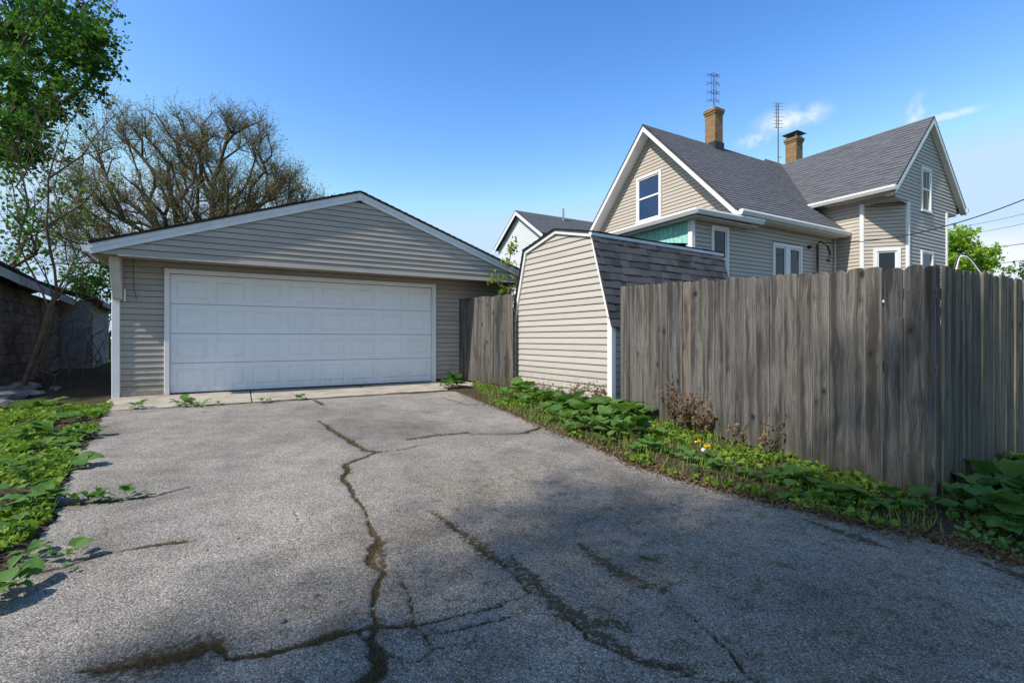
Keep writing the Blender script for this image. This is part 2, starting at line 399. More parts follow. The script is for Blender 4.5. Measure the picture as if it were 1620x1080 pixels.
def asphalt_mat():
    t = NT('worn_asphalt'); v = t.coord()
    agg = t.node('ShaderNodeTexVoronoi', feature='F1'); t.link(v, agg.inputs['Vector']); agg.inputs['Scale'].default_value = 150
    sp = t.node('ShaderNodeSeparateXYZ'); t.link(agg.outputs['Color'], sp.inputs[0])
    stone = t.ramp(sp.outputs['X'], [(0.0, (0.105, 0.097, 0.087)), (0.2, (0.21, 0.195, 0.174)), (0.6, (0.30, 0.278, 0.248)), (0.88, (0.385, 0.358, 0.322)), (1.0, (0.53, 0.50, 0.455))])
    gap = t.rng(agg.outputs['Distance'], 0.35, 0.75)
    col = t.mix(t.math('MULTIPLY', gap, 0.7), stone, (0.055, 0.052, 0.05))
    patch = t.noise(v, 0.75, 3, 0.6); mid = t.noise(v, 4.5, 3, 0.6)
    col = t.mix(1.0, col, t.ramp(patch, [(0.3, (0.66, 0.65, 0.63)), (0.5, (1.0, 0.99, 0.98)), (0.68, (1.26, 1.24, 1.2))]), 'MULTIPLY')
    col = t.mix(1.0, col, t.ramp(mid, [(0.25, 0.74), (0.5, 1.0), (0.75, 1.15)]), 'MULTIPLY')
    col = t.mix(t.math('MULTIPLY', t.attr('stain').outputs['Fac'], 0.55), col, (0.045, 0.043, 0.042))
    # moss specks and film
    mn = t.noise(v, 11, 3, 0.7); ms = t.noise(v, 85, 2)
    mo = t.math('MULTIPLY', t.rng(mn, 0.53, 0.64), t.rng(ms, 0.40, 0.56))
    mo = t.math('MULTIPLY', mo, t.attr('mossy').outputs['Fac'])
    grime_shade_tint = t.math('MULTIPLY', t.attr('mossy').outputs['Fac'], t.rng(t.noise(v, 2.6, 3, 0.65), 0.3, 0.7, 0.15, 0.6))
    col = t.mix(grime_shade_tint, col, t.mix(1.0, col, (0.86, 0.76, 0.58), 'MULTIPLY'))  # brown dirt tint that also warms the blue of the tree-shaded stretch
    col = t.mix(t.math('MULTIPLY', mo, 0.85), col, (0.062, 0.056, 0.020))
    # fine crazing of the worn-out stretch
    cz = t.node('ShaderNodeTexVoronoi', feature='DISTANCE_TO_EDGE'); cz.inputs['Scale'].default_value = 4.6
    wz = t.node('ShaderNodeTexNoise'); t.link(v, wz.inputs['Vector']); wz.inputs['Scale'].default_value = 9; wz.inputs['Detail'].default_value = 3
    vz = t.node('ShaderNodeVectorMath', operation='MULTIPLY_ADD'); t.link(wz.outputs['Color'], vz.inputs[0]); vz.inputs[1].default_value = (0.22, 0.22, 0); t.link(v, vz.inputs[2])
    t.link(vz.outputs[0], cz.inputs['Vector'])
    cm = t.math('MULTIPLY', t.rng(cz.outputs['Distance'], 0.016, 0.005), t.rng(t.math('ADD', t.attr('craze').outputs['Fac'], t.math('MULTIPLY', t.math('SUBTRACT', t.noise(v, 5, 2), 0.5), 2.2)), 0.5, 0.7))
    col = t.mix(t.math('MULTIPLY', cm, 0.55), col, (0.02, 0.017, 0.013))
    fl_ = t.attr('film').outputs['Fac']; fn_ = t.noise(v, 34, 3, 0.7)
    fm = t.rng(t.math('ADD', fl_, t.math('MULTIPLY', t.math('SUBTRACT', fn_, 0.5), 3.4)), 0.55, 0.95)
    col = t.mix(t.math('MULTIPLY', fm, 0.9), col, t.ramp(t.noise(v, 140, 3), [(0.3, (0.018, 0.014, 0.009)), (0.5, (0.045, 0.036, 0.02)), (0.7, (0.085, 0.078, 0.03))]))
    cr = t.attr('crack').outputs['Fac']
    dn = t.noise(v, 60, 2)
    crm = t.rng(t.math('ADD', cr, t.math('MULTIPLY', t.math('SUBTRACT', dn, 0.5), 0.9)), 0.35, 0.6)
    soil = t.ramp(t.noise(v, 120, 2), [(0.3, (0.022, 0.017, 0.012)), (0.55, (0.065, 0.048, 0.03)), (0.75, (0.16, 0.115, 0.07))])
    col = t.mix(crm, col, soil)
    t.base(col).rough(0.9, 0.2)
    h = t.math('SUBTRACT', t.math('MULTIPLY', sp.outputs['Y'], 0.5), agg.outputs['Distance'])
    t.bump(h, 0.45, 0.006)
    return t.m
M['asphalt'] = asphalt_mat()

def concrete_mat():
    t = NT('old_concrete'); v = t.coord()
    n = t.noise(v, 2.2, 6, 0.65); f = t.noise(v, 90, 3)
    col = t.ramp(n, [(0.3, (0.20, 0.165, 0.125)), (0.5, (0.33, 0.295, 0.245)), (0.7, (0.42, 0.385, 0.33))])
    col = t.mix(t.math('MULTIPLY', t.rng(f, 0.5, 0.75), 0.4), col, (0.14, 0.125, 0.105))
    t.base(col).rough(0.9, 0.2); t.bump(f, 0.4, 0.004)
    return t.m
M['concrete'] = concrete_mat()

def soil_mat():
    t = NT('soil_and_grass'); v = t.coord()
    n = t.noise(v, 38, 5, 0.7); b = t.noise(v, 0.6, 4)
    col = t.ramp(n, [(0.3, (0.022, 0.017, 0.012)), (0.5, (0.055, 0.042, 0.029)), (0.72, (0.13, 0.10, 0.068))])
    far = t.rng(t.attr('lawn').outputs['Fac'], 0, 1)
    col = t.mix(t.math('MULTIPLY', far, t.rng(b, 0.3, 0.6, 0.6, 1.0)), col, t.ramp(n, [(0.3, (0.03, 0.06, 0.012)), (0.7, (0.09, 0.14, 0.03))]))
    t.base(col).rough(0.95, 0.1); t.bump(n, 0.8, 0.02)
    return t.m
M['soil'] = soil_mat()

# ------------------------------------------------------------------ mesh helpers
class MB:
    """collects faces and links them as ONE mesh object"""
    def __init__(self): self.v = []; self.f = []; self.uv = None
    def add(self, vs, fs):
        k = len(self.v); self.v += [tuple(p) for p in vs]; self.f += [tuple(i + k for i in f) for f in fs]
    def box(self, x0, x1, y0, y1, z0, z1):
        self.add([(x0, y0, z0), (x1, y0, z0), (x1, y1, z0), (x0, y1, z0), (x0, y0, z1), (x1, y0, z1), (x1, y1, z1), (x0, y1, z1)],
                 [(0, 3, 2, 1), (4, 5, 6, 7), (0, 1, 5, 4), (1, 2, 6, 5), (2, 3, 7, 6), (3, 0, 4, 7)])
        return self
    def hexa(self, p):
        """eight corners: bottom ring then top ring"""
        self.add(p, [(0, 3, 2, 1), (4, 5, 6, 7), (0, 1, 5, 4), (1, 2, 6, 5), (2, 3, 7, 6), (3, 0, 4, 7)]); return self
    def prism(self, poly, vec):
        n = len(poly); vec = Vector(vec)
        a = [Vector(p) for p in poly]; b = [p + vec for p in a]
        self.add(a + b, [tuple(range(n))[::-1], tuple(range(n, 2 * n))] + [(i, (i + 1) % n, n + (i + 1) % n, n + i) for i in range(n)]); return self
    def beam(self, p, q, w, h, up=(0, 0, 1)):
        p, q, up = Vector(p), Vector(q), Vector(up); d = (q - p).normalized(); s = d.cross(up).normalized(); u = s.cross(d)
        s, u = s * w / 2, u * h / 2
        self.hexa([p - s - u, p + s - u, q + s - u, q - s - u, p - s + u, p + s + u, q + s + u, q - s + u]); return self
    def tube(self, pts, rad, n=8, cap=True):
        pts = [Vector(p) for p in pts]; k = len(self.v)
        if isinstance(rad, (int, float)): rad = [rad] * len(pts)
        up = Vector((0.31, 0.17, 0.93))
        for i, p in enumerate(pts):
            d = (pts[min(i + 1, len(pts) - 1)] - pts[max(i - 1, 0)]).normalized()
            s = d.cross(up)
            if s.length < 1e-3: s = d.cross(Vector((1, 0, 0)))
            s.normalize(); u = s.cross(d)
            for j in range(n):
                a = 2 * math.pi * j / n
                self.v.append(tuple(p + (s * math.cos(a) + u * math.sin(a)) * rad[i]))
        for i in range(len(pts) - 1):
            for j in range(n):
                a = k + i * n + j; b = k + i * n + (j + 1) % n
                self.f.append((a, b, b + n, a + n))
        if cap:
            self.f.append(tuple(k + j for j in range(n))[::-1]); e = k + (len(pts) - 1) * n
            self.f.append(tuple(e + j for j in range(n)))
        return self
    def mesh(self, name, mat):
        me = bpy.data.meshes.new(name); me.from_pydata(self.v, [], self.f); me.materials.append(M[mat] if isinstance(mat, str) else mat)
        me.update(); return me
    def build(self, name, mat, parent=None, smooth=False):
        me = self.mesh(name, mat)
        if smooth: me.polygons.foreach_set('use_smooth', [True] * len(me.polygons))
        return link(name, me, parent)

def link(name, me, parent=None, loc=None, rot=None, scale=None):
    o = bpy.data.objects.new(name, me); COL.objects.link(o)
    if parent: o.parent = parent
    if loc is not None: o.location = loc
    if rot is not None: o.rotation_euler = rot
    if scale is not None: o.scale = scale
    return o
def tag(o, label=None, cat=None, group=None, kind=None):
    for k, v in (('label', label), ('category', cat), ('group', group), ('kind', kind)):
        if v: o[k] = v
    return o
def thing(name, label, cat, loc=(0, 0, 0), rz=0.0, group=None):
    o = link(name, None, None, loc, (0, 0, rz)); o.empty_display_size = 0.3
    return tag(o, label, cat, group)
def bevel(o, w=0.006, seg=1):
    md = o.modifiers.new('bevel', 'BEVEL'); md.width = w; md.segments = seg; md.limit_method = 'ANGLE'; md.angle_limit = R(40); return o
def np_mesh(name, verts, quads, mat, tone=None, tri=False):
    """a big mesh straight from arrays"""
    n = 3 if tri else 4
    me = bpy.data.meshes.new(name); verts = np.asarray(verts, np.float32); quads = np.asarray(quads, np.int32)
    me.vertices.add(len(verts)); me.vertices.foreach_set('co', verts.ravel())
    me.loops.add(quads.size); me.loops.foreach_set('vertex_index', quads.ravel())
    me.polygons.add(len(quads)); me.polygons.foreach_set('loop_start', np.arange(0, quads.size, n, dtype=np.int32))
    me.polygons.foreach_set('loop_total', np.full(len(quads), n, np.int32))
    if tone is not None:
        at_ = me.attributes.new('tone', 'FLOAT', 'POINT'); at_.data.foreach_set('value', np.asarray(tone, np.float32))
    me.materials.append(M[mat] if isinstance(mat, str) else mat); me.update(calc_edges=True); return me
def leaf_cloud(name, c, size, mat, up=0.3, aspect=0.6, jitter=0.4):
    """one mesh of many small folded leaves at the given centres"""
    c = np.asarray(c, float); n = len(c)
    d = rng.normal(size=(n, 3)); d[:, 2] -= 0.25; d /= np.linalg.norm(d, axis=1)[:, None]
    nn = rng.normal(size=(n, 3)); nn[:, 2] += up * 3; s = np.cross(d, nn); s /= np.linalg.norm(s, axis=1)[:, None]
    nn = np.cross(s, d)
    L = (size * (1 - jitter + 2 * jitter * rng.random(n)))[:, None] if np.ndim(size) == 0 else (size * (1 - jitter + 2 * jitter * rng.random(n)))[:, None]
    W = L * aspect
    p0 = c - d * L * 0.5; p1 = c + s * W * 0.5 + nn * L * 0.12; p2 = c + d * L * 0.5; p3 = c - s * W * 0.5 + nn * L * 0.12
    v = np.stack([p0, p1, p2, p3], 1).reshape(-1, 3); q = np.arange(4 * n).reshape(n, 4)
    tone = np.repeat(rng.random(n), 4)
    return np_mesh(name, v, q, mat, tone)

# ================================================================== GROUND
def poly_mask(x, y, poly):
    """points inside a polygon (numpy ray casting)"""
    ins = np.zeros(x.shape, bool); n = len(poly)
    for i in range(n):
        x0, y0 = poly[i]; x1, y1 = poly[(i + 1) % n]
        c = ((y0 > y) != (y1 > y)) & (x < (x1 - x0) * (y - y0) / (y1 - y0 + 1e-12) + x0); ins ^= c
    return ins
def seg_dist(x, y, pl):
    d = np.full(x.shape, 1e9); par = np.zeros(x.shape)
    for i in range(len(pl) - 1):
        (x0, y0), (x1, y1) = pl[i][:2], pl[i + 1][:2]
        dx, dy = x1 - x0, y1 - y0; L = dx * dx + dy * dy + 1e-12
        t = np.clip(((x - x0) * dx + (y - y0) * dy) / L, 0, 1)
        dd = np.hypot(x - x0 - t * dx, y - y0 - t * dy)
        w = pl[i][2] * (1 - t) + pl[i + 1][2] * t
        sc = dd / w; m = sc < d; d[m] = sc[m]
    return d
def wob(x, y, s, seed):
    """cheap smooth noise"""
    r = np.random.default_rng(seed); z = 0
    for k in range(6):
        a, b, c = r.normal(size=2) * s, r.normal() * s, r.random() * 7
        z = z + np.sin(a[0] * x + a[1] * y + c + 0.7 * np.sin(b * y - a[1] * x))
    return z / 6

# crowns of the shade tree
SHADE_C, SHADE_R = (-5.6, -4.4, 12.5), (2.8, 2.5, 2.6)
SHADE_C2, SHADE_R2 = (-6.6, -6.9, 13.0), (3.0, 2.3, 2.6)
G_O = Vector((-6.029, 8.199, 0.335)); G_A = R(30.0)
def g_world(s, y):
    c, n = math.cos(G_A), math.sin(G_A); return (G_O.x + c * s - n * y, G_O.y + n * s + c * y)
left_edge = [gp(*p) for p in ((158, 672), (150, 690), (128, 716), (110, 745), (96, 768), (85, 790), (84, 815), (62, 842), (30, 872), (8, 905))]
right_edge = [gp(*p) for p in ((735, 624), (765, 636), (805, 651), (845, 668), (880, 683), (935, 702), (1000, 735), (1060, 752), (1110, 765), (1180, 783), (1250, 800), (1320, 818), (1390, 835), (1450, 846), (1510, 858), (1570, 876), (1620, 895))]
top_l, top_r = g_world(-0.62, -1.38), g_world(4.75, -1.55)
DRIVE = [top_l] + left_edge + [(-2.75, 2.1), (-3.6, 1.7), (-6, 1.3), (-12, 1.0), (-12, -9), (14, -9), (14, 1.2), (8, 1.5), (4.6, 1.9), (3.4, 2.3)] + right_edge[::-1] + [top_r]

CW = 0.62
def crack(pts, w): return [(*gp(p[0], p[1]), p[2] * w * CW) for p in pts]
CRACKS = [
    crack([(505, 665, .5), (530, 683, 1), (548, 692, 1.3), (575, 712, 1.2), (600, 715, 1.2)], 0.040),
    crack([(600, 715, 1), (570, 727, 1.4), (545, 736, 1.8), (552, 746, 1.2), (540, 756, 1.4), (556, 770, 1), (559, 784, 1.2), (575, 800, .5), (581, 822, .5), (592, 842, 1), (600, 858, 1.9), (583, 884, 1.3), (606, 905, 1.1), (592, 932, .8), (591, 962, .5), (592, 990, 1.1), (585, 1012, .8), (592, 1040, 2), (600, 1062, 2.2), (570, 1090, 3)], 0.024),
    crack([(600, 715, 1), (640, 711, .8), (672, 703, .5)], 0.022),
    crack([(645, 695, 1), (690, 688, 1.5), (740, 684, 1.2), (748, 686, .4), (790, 687, .6), (830, 684, 1.4), (858, 675, 1)], 0.040),
    crack([(80, 800, 2), (150, 794, 1.3), (200, 790, 1), (250, 783, .8), (303, 769, .5)], 0.026),
    crack([(60, 905, 1.6), (100, 895, 1.4), (150, 880, .8), (200, 870, .5), (240, 862, 1.5), (285, 857, 1.8), (312, 854, .5)], 0.020),
    crack([(120, 1062, .4), (160, 1056, 1.4), (230, 1048, 2.2), (300, 1034, 2.6), (338, 1022, 1.6), (362, 1042, .9), (420, 1034, 1), (490, 1018, 1.9), (540, 1002, 1.6), (592, 992, 1), (680, 986, .7), (735, 972, .4), (800, 958, .5)], 0.017),
    crack([(1070, 955, .4), (1100, 985, .6), (1132, 1008, .6), (1165, 1040, .7), (1200, 1080, .6)], 0.010),
    crack([(632, 910, .4), (648, 935, .5), (650, 965, .7), (662, 995, .6), (682, 1025, .5), (740, 1020, .5)], 0.010),
    crack([(700, 1003, .4), (770, 985, .9), (815, 975, .5)], 0.014),
    crack([(700, 822, .4), (745, 852, .8), (772, 874, .6), (800, 898, .5), (835, 930, .5), (870, 955, .6), (905, 985, .5), (930, 1010, .7), (985, 1036, .8), (1010, 1046, .6), (1080, 1062, .9)], 0.011),
    crack([(735, 972, .5), (780, 960, .5), (820, 945, .6), (845, 935, .4)], 0.009),
    crack([(560, 1000, .5), (600, 1030, .5), (650, 1050, .4), (690, 1030, .5)], 0.008),
    crack([(460, 800, .3), (480, 840, .5), (470, 870, .3)], 0.004),
    crack([(160, 815, .4), (172, 840, .4), (165, 850, .3)], 0.006),
    crack([(125, 820, .4), (128, 850, .4)], 0.006),
    crack([(1060, 1070, .4), (1130, 1078, .5), (1190, 1076, .4)], 0.010),
    crack([(498, 632, .6), (512, 640, .9)], 0.05),
    crack([(700, 628, .5), (740, 640, .8), (770, 640, .6)], 0.03),
]
CW = 0.72
FILM = [
    crack([(680, 808, .6), (715, 832, 1), (745, 852, 1.5), (770, 872, 1.2), (800, 900, .8)], 0.060),
    crack([(805, 880, .8), (835, 912, 1.6), (872, 950, 1.3), (905, 975, 1.7), (940, 985, 1.0), (985, 990, 1)], 0.065),
    crack([(890, 975, .6), (950, 1010, 1.3), (985, 1025, 1.4), (1010, 1046, .8), (1090, 1064, 1.2)], 0.050),
    crack([(915, 860, .6), (950, 885, 1.4), (985, 910, 1.5), (1045, 932, 1)], 0.060),
    crack([(1010, 880, .6), (1040, 886, 1)], 0.04),
    crack([(1275, 822, .5), (1330, 842, 1.5), (1370, 854, 1.3), (1410, 868, .4)], 0.060),
    crack([(1555, 890, .5), (1600, 908, 1.4), (1650, 925, 1)], 0.070),
    crack([(150, 1058, .6), (200, 1052, 1.5), (260, 1040, 2.0), (320, 1026, 1.8), (345, 1018, .7)], 0.085),
    crack([(400, 1038, .5), (500, 1016, 1.3), (540, 1000, 1.0), (620, 992, .6)], 0.035),
    crack([(570, 1085, 2), (600, 1062, 1.4), (592, 1035, 1)], 0.045),
    crack([(585, 880, .8), (600, 858, 1.4), (606, 905, 1.0)], 0.030),
    crack([(545, 738, 1), (552, 748, 1), (540, 757, 1)], 0.05),
]
def build_driveway():
    ys = [-9.0, -6, -4, -2.5, -1.5, -0.8, -0.2, 0.3, 0.7, 1.0]
    y = 1.0
    while y < 11.5:
        y += 0.007 + 0.0032 * max(0, y - 1.2); ys.append(y)
    xs = []; x = 0.0
    while x < 14:
        xs.append(x); x += 0.0125 + 0.010 * max(0, x - 2.6)
    xs = np.array([-v for v in xs[:0:-1]] + xs); ys = np.array(ys)
    X, Y = np.meshgrid(xs, ys)
    jx = X + 0.06 * wob(X, Y, 3.5, 1) + 0.025 * wob(X, Y, 17, 2); jy = Y + 0.06 * wob(X, Y, 3.5, 3) + 0.025 * wob(X, Y, 17, 4)
    # cracks wander at small scale
    cx = X + 0.020 * wob(X, Y, 16, 5) + 0.010 * wob(X, Y, 50, 6); cy = Y + 0.020 * wob(X, Y, 16, 7) + 0.010 * wob(X, Y, 50, 8)
    d = np.full(X.shape, 99.0)
    for c in CRACKS:
        pts = np.array(c); bx0, bx1, by0, by1 = pts[:, 0].min() - .4, pts[:, 0].max() + .4, pts[:, 1].min() - .4, pts[:, 1].max() + .4
        m = (X > bx0) & (X < bx1) & (Y > by0) & (Y < by1)
        d[m] = np.minimum(d[m], seg_dist(cx[m], cy[m], c))
    d = d * (1 + .45 * wob(X, Y, 45, 31) + .35 * wob(X, Y, 95, 32)) + .55 * wob(X, Y, 22, 33)
    cr = np.clip(1.35 - d * 0.8, 0, 1)
    fd = np.full(X.shape, 99.0)
    for c in FILM:
        pts = np.array(c); m = (X > pts[:, 0].min() - .4) & (X < pts[:, 0].max() + .4) & (Y > pts[:, 1].min() - .4) & (Y < pts[:, 1].max() + .4)
        fd[m] = np.minimum(fd[m], seg_dist(cx[m], cy[m], c))
    film = np.clip(1.2 - fd * .75, 0, 1)
    Z = gz(X, Y) + 0.008 * wob(X, Y, 1.3, 9) + 0.004 * wob(X, Y, 5, 10) - 0.026 * np.clip(1.15 - d, 0, 1)
    inside = poly_mask(jx, jy, DRIVE)
    fi = inside[:-1, :-1] & inside[1:, :-1] & inside[1:, 1:] & inside[:-1, 1:]
    nx = len(xs); idx = np.arange(X.size).reshape(X.shape)
    q = np.stack([idx[:-1, :-1], idx[:-1, 1:], idx[1:, 1:], idx[1:, :-1]], -1)[fi]
    used = np.unique(q); remap = np.full(X.size, -1); remap[used] = np.arange(len(used))
    V = np.stack([X, Y, Z], -1).reshape(-1, 3)[used]
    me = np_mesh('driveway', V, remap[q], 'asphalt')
    stain = np.clip(1.0 - np.hypot((X + 2.0) / 1.6, (Y - 5.5) / 0.9), 0, 1) * 0.45 + np.clip(1 - d / 4.5, 0, 1) * 0.55
    craze = np.zeros(X.shape)
    for (px, py, rr) in ((640, 1030, .55), (760, 1000, .5), (720, 930, .4), (860, 990, .4), (560, 1060, .35), (1010, 1050, .4), (960, 950, .3)):
        a, b_ = gp(px, py); craze = np.maximum(craze, np.clip(1.15 - np.hypot(X - a, Y - b_) / rr, 0, 1))
    mossy = np.clip((5.6 - Y) / 2.2, 0, 1) * np.clip((X + 1.9) / 1.6, 0.12, 1)  # covers the tree-shaded stretch: moss specks and the warm shade tint
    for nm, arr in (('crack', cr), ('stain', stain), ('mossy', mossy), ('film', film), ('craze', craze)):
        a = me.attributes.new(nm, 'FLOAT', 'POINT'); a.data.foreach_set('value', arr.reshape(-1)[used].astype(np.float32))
    me.polygons.foreach_set('use_smooth', np.ones(len(me.polygons), bool))
    o = link('driveway', me); tag(o, kind='structure')
build_driveway()

def build_ground():
    xs = np.concatenate([-np.geomspace(400, 11, 14), np.arange(-10.9, 9, 0.07), np.geomspace(9.1, 400, 14)])
    ys = np.concatenate([-np.geomspace(200, 3, 10), np.arange(-2.5, 0.5, 0.25), np.arange(0.6, 13, 0.06), np.geomspace(13.2, 600, 16)])
    X, Y = np.meshgrid(xs, ys)
    ins = poly_mask(X + 0.05 * wob(X, Y, 3.5, 1), Y + 0.05 * wob(X, Y, 3.5, 3), DRIVE)
    near = (X > -10) & (X < 8) & (Y > 0.5) & (Y < 13)
    Z = gz(X, Y) + np.where(near, 0.012 * wob(X, Y, 6, 21) + 0.006 * wob(X, Y, 22, 22), 0)
    Z = np.where(ins, gz(X, Y) - 0.035, Z + 0.0)
    ap_ = poly_mask(X, Y, [g_world(-.66, -1.33), g_world(4.7, -1.37), g_world(4.72, -1.05), g_world(5.58, -1.05), g_world(6.8, .2), g_world(6.8, 6.5), g_world(-.6, 6.5), g_world(-.6, 0)])
    Z = np.where(ap_, gz(X, Y) - .10, Z)
    idx = np.arange(X.size).reshape(X.shape)
    q = np.stack([idx[:-1, :-1], idx[:-1, 1:], idx[1:, 1:], idx[1:, :-1]], -1).reshape(-1, 4)
    me = np_mesh('ground', np.stack([X, Y, Z], -1).reshape(-1, 3), q, 'soil')
    lawn = np.clip(((np.hypot(X, Y - 5)) - 13) / 6, 0, 1)
    a = me.attributes.new('lawn', 'FLOAT', 'POINT'); a.data.foreach_set('value', lawn.reshape(-1).astype(np.float32))
    me.polygons.foreach_set('use_smooth', np.ones(len(me.polygons), bool))
    tag(link('ground', me), kind='structure')
build_ground()

# concrete apron before the garage door, cast in separate slabs
apron = link('concrete_apron', None, None, (G_O.x, G_O.y, 0), (0, 0, G_A)); tag(apron, kind='structure')
for (a0, a1, b0, b1, t0, t1) in ((-0.70, 1.30, -1.36, 0.3, .005, 0), (1.315, 3.28, -1.37, 0.3, 0, -.006), (3.295, 4.70, -1.40, 0.3, -.004, .004), (4.715, 5.62, -1.10, 0.3, .006, 0)):
    zz = lambda s, y: float(gz(*g_world(s, y))) + 0.03 * (1 - abs(y) / 1.5) + 0.004
    b = MB().hexa([(a0, b0, .05), (a1, b0, .05), (a1, b1, .05), (a0, b1, .05), (a0, b0, zz(a0, b0) + t0), (a1, b0, zz(a1, b0) + t1), (a1, b1, 0.322 + t1), (a0, b1, 0.322 + t0)])
    bevel(b.build('concrete_slab', 'concrete', apron), 0.012, 2)

# ================================================================== SIDING
def siding(parent, mat, org, xd, nrm, z0, z1, extent, openings=(), e=0.102, single=True, joints=0.0, depth=0.018, name='siding_plank', groove=.009):
    """lapped planks on a wall: org/xd/nrm span the wall, extent(z) gives its ends; openings are (x0,x1,z0,z1)"""
    org, xd, nrm = Vector(org), Vector(xd), Vector(nrm); z = z0; allmb = MB()
    while z < z1 - 0.01:
        zt = min(z + e, z1)
        zn = zt; zt = max(z + .02, zt - groove); l0, r0 = extent(z); l1, r1 = extent(zt)  # gap above each plank lets the dark backing draw the shadow line
        cuts = [(l0, r0, l1, r1)]
        for (ox0, ox1, oz0, oz1) in openings:
            if zt > oz0 + 0.03 and z < oz1 - 0.03:
                nc = []
                for (a, b, c, d) in cuts:
                    if ox0 > a and ox0 < b: nc.append((a, ox0, c, ox0))
                    if ox1 < b and ox1 > a: nc.append((ox1, b, ox1, d))
                    if ox0 >= b or ox1 <= a: nc.append((a, b, c, d))
                cuts = nc
        fin = []
        for (a, b, c, d) in cuts:
            if joints and b - a > 2.5 and rnd.random() < joints:
                j = rnd.uniform(a + .8, b - .8); fin += [(a, j - .001, c, j - .001), (j + .001, b, j + .001, d)]
            else: fin.append((a, b, c, d))
        for (a, b, c, d) in fin:
            if b - a < 0.02 or d < c: continue
            P = lambda x, o, zz: org + xd * x + nrm * o + Vector((0, 0, zz))
            w = rnd.uniform(-.0012, .0012); tb = 0.018
            vs = [P(a, 0, z), P(b, 0, z), P(b, depth + w, z), P(a, depth + w, z), P(c, 0.0, zt), P(d, 0.0, zt), P(d, 0.004, zt), P(c, 0.004, zt)]
            tt = tb / (zt - z) if zt - z > tb * 1.5 else .5
            vs += [P(a + (c - a) * tt, depth + w + .0005, z + (zt - z) * tt), P(b + (d - b) * tt, depth + w + .0005, z + (zt - z) * tt)]
            fs = [(3, 2, 1, 0), (3, 8, 9, 2), (8, 7, 6, 9), (0, 4, 7, 8, 3), (1, 2, 9, 6, 5), (4, 5, 6, 7)]
            if single:
                m = MB(); m.add(vs, fs); m.build(name, mat, parent)
            else: allmb.add(vs, fs)
        z = zn
    if not single: allmb.build('siding', mat, parent)

def window(parent, mat_frame, org, xd, nrm, x0, x1, z0, z1, glass='glass', rail=True, trim=0.065, double=False, inner='curtain', name='window', deep=0.05):
    """double-hung window: casing, sashes, panes (sub-parts)"""
    org, xd, nrm = Vector(org), Vector(xd), Vector(nrm)
    P = lambda x, o, z: org + xd * x + nrm * o + Vector((0, 0, z))
    def bx(m, a, b, o0, o1, c, d):
        m.hexa([P(a, o0, c), P(b, o0, c), P(b, o1, c), P(a, o1, c), P(a, o0, d), P(b, o0, d), P(b, o1, d), P(a, o1, d)])
    casing = MB(); t = trim
    bx(casing, x0, x0 + t, -.01, .05, z0, z1); bx(casing, x1 - t, x1, -.01, .05, z0, z1)
    bx(casing, x0 + t, x1 - t, -.01, .049, z1 - t, z1); bx(casing, x0 - .02, x1 + .02, -.01, .065, z0 - .05, z0 + .004)
    w = casing.build(name, mat_frame, parent); bevel(w, .004)
    spans = [(x0 + t, x1 - t)]
    if double:
        mid = (x0 + x1) / 2; spans = [(x0 + t, mid - .10), (mid + .10, x1 - t)]
        mu = MB(); bx(mu, mid - .10, mid + .10, -.01, .046, z0, z1 - t); mu.build('mullion', mat_frame, w)
    for (a, b) in spans:
        s = MB(); q = 0.04; zm = (z0 + z1) / 2
        bx(s, a, a + q, -.008, .026, z0, z1 - t); bx(s, b - q, b, -.008, .026, z0, z1 - t)
        bx(s, a + q, b - q, -.008, .026, z1 - t - q, z1 - t); bx(s, a + q, b - q, -.008, .026, z0, z0 + q)
        if rail: bx(s, a + q, b - q, -.008, .031, zm - .025, zm + .025)
        s.build('sash', mat_frame, w)
        zs = [(z0 + q, zm - .025), (zm + .025, z1 - t - q)] if rail else [(z0 + q, z1 - t - q)]
        for (c, d) in zs:
            g = MB(); bx(g, a + q, b - q, -.002, .010, c, d); g.build('pane', glass, w)
    return w

# ================================================================== ROOFS
def course_roof(parent, name, mat, e0, e1, r0, r1, thick=0.02, expo=0.145):
    """shingled plane from eave e0-e1 up to ridge r0-r1, its courses stepped, with uv in metres"""
    e0, e1, r0, r1 = map(Vector, (e0, e1, r0, r1)); n = ((e1 - e0).cross(r0 - e0)).normalized()
    if n.z < 0: n = -n
    L = (r0 - e0).length; k = max(1, int(round(L / expo))); m = MB(); uv = []
    for i in range(k):
        a, b = i / k, (i + 1) / k
        p0, p1 = e0.lerp(r0, a), e1.lerp(r1, a); q0, q1 = e0.lerp(r0, b), e1.lerp(r1, b)
        m.add([p0 + n * .012, p1 + n * .012, q1 + n * .002, q0 + n * .002, p0, p1], [(0, 1, 2, 3), (4, 5, 1, 0)])
        W = (p1 - p0).length; u = [(0, (i + .02) * expo), (W, (i + .02) * expo), (W, (i + .98) * expo), (0, (i + .98) * expo)]
        uv += [u[0], u[1], u[2], u[3], u[0], u[1], u[1], u[0]]
    m.add([e0, e1, r1, r0, e0 - n * thick, e1 - n * thick, r1 - n * thick, r0 - n * thick], [(4, 7, 6, 5), (0, 4, 5, 1), (1, 5, 6, 2), (3, 7, 4, 0)])
    uv += [(0, 0)] * 16
    me = m.mesh(name, mat); lay = me.uv_layers.new(name='UVMap'); lay.data.foreach_set('uv', np.array(uv, np.float32).ravel())
    return link(name, me, parent)

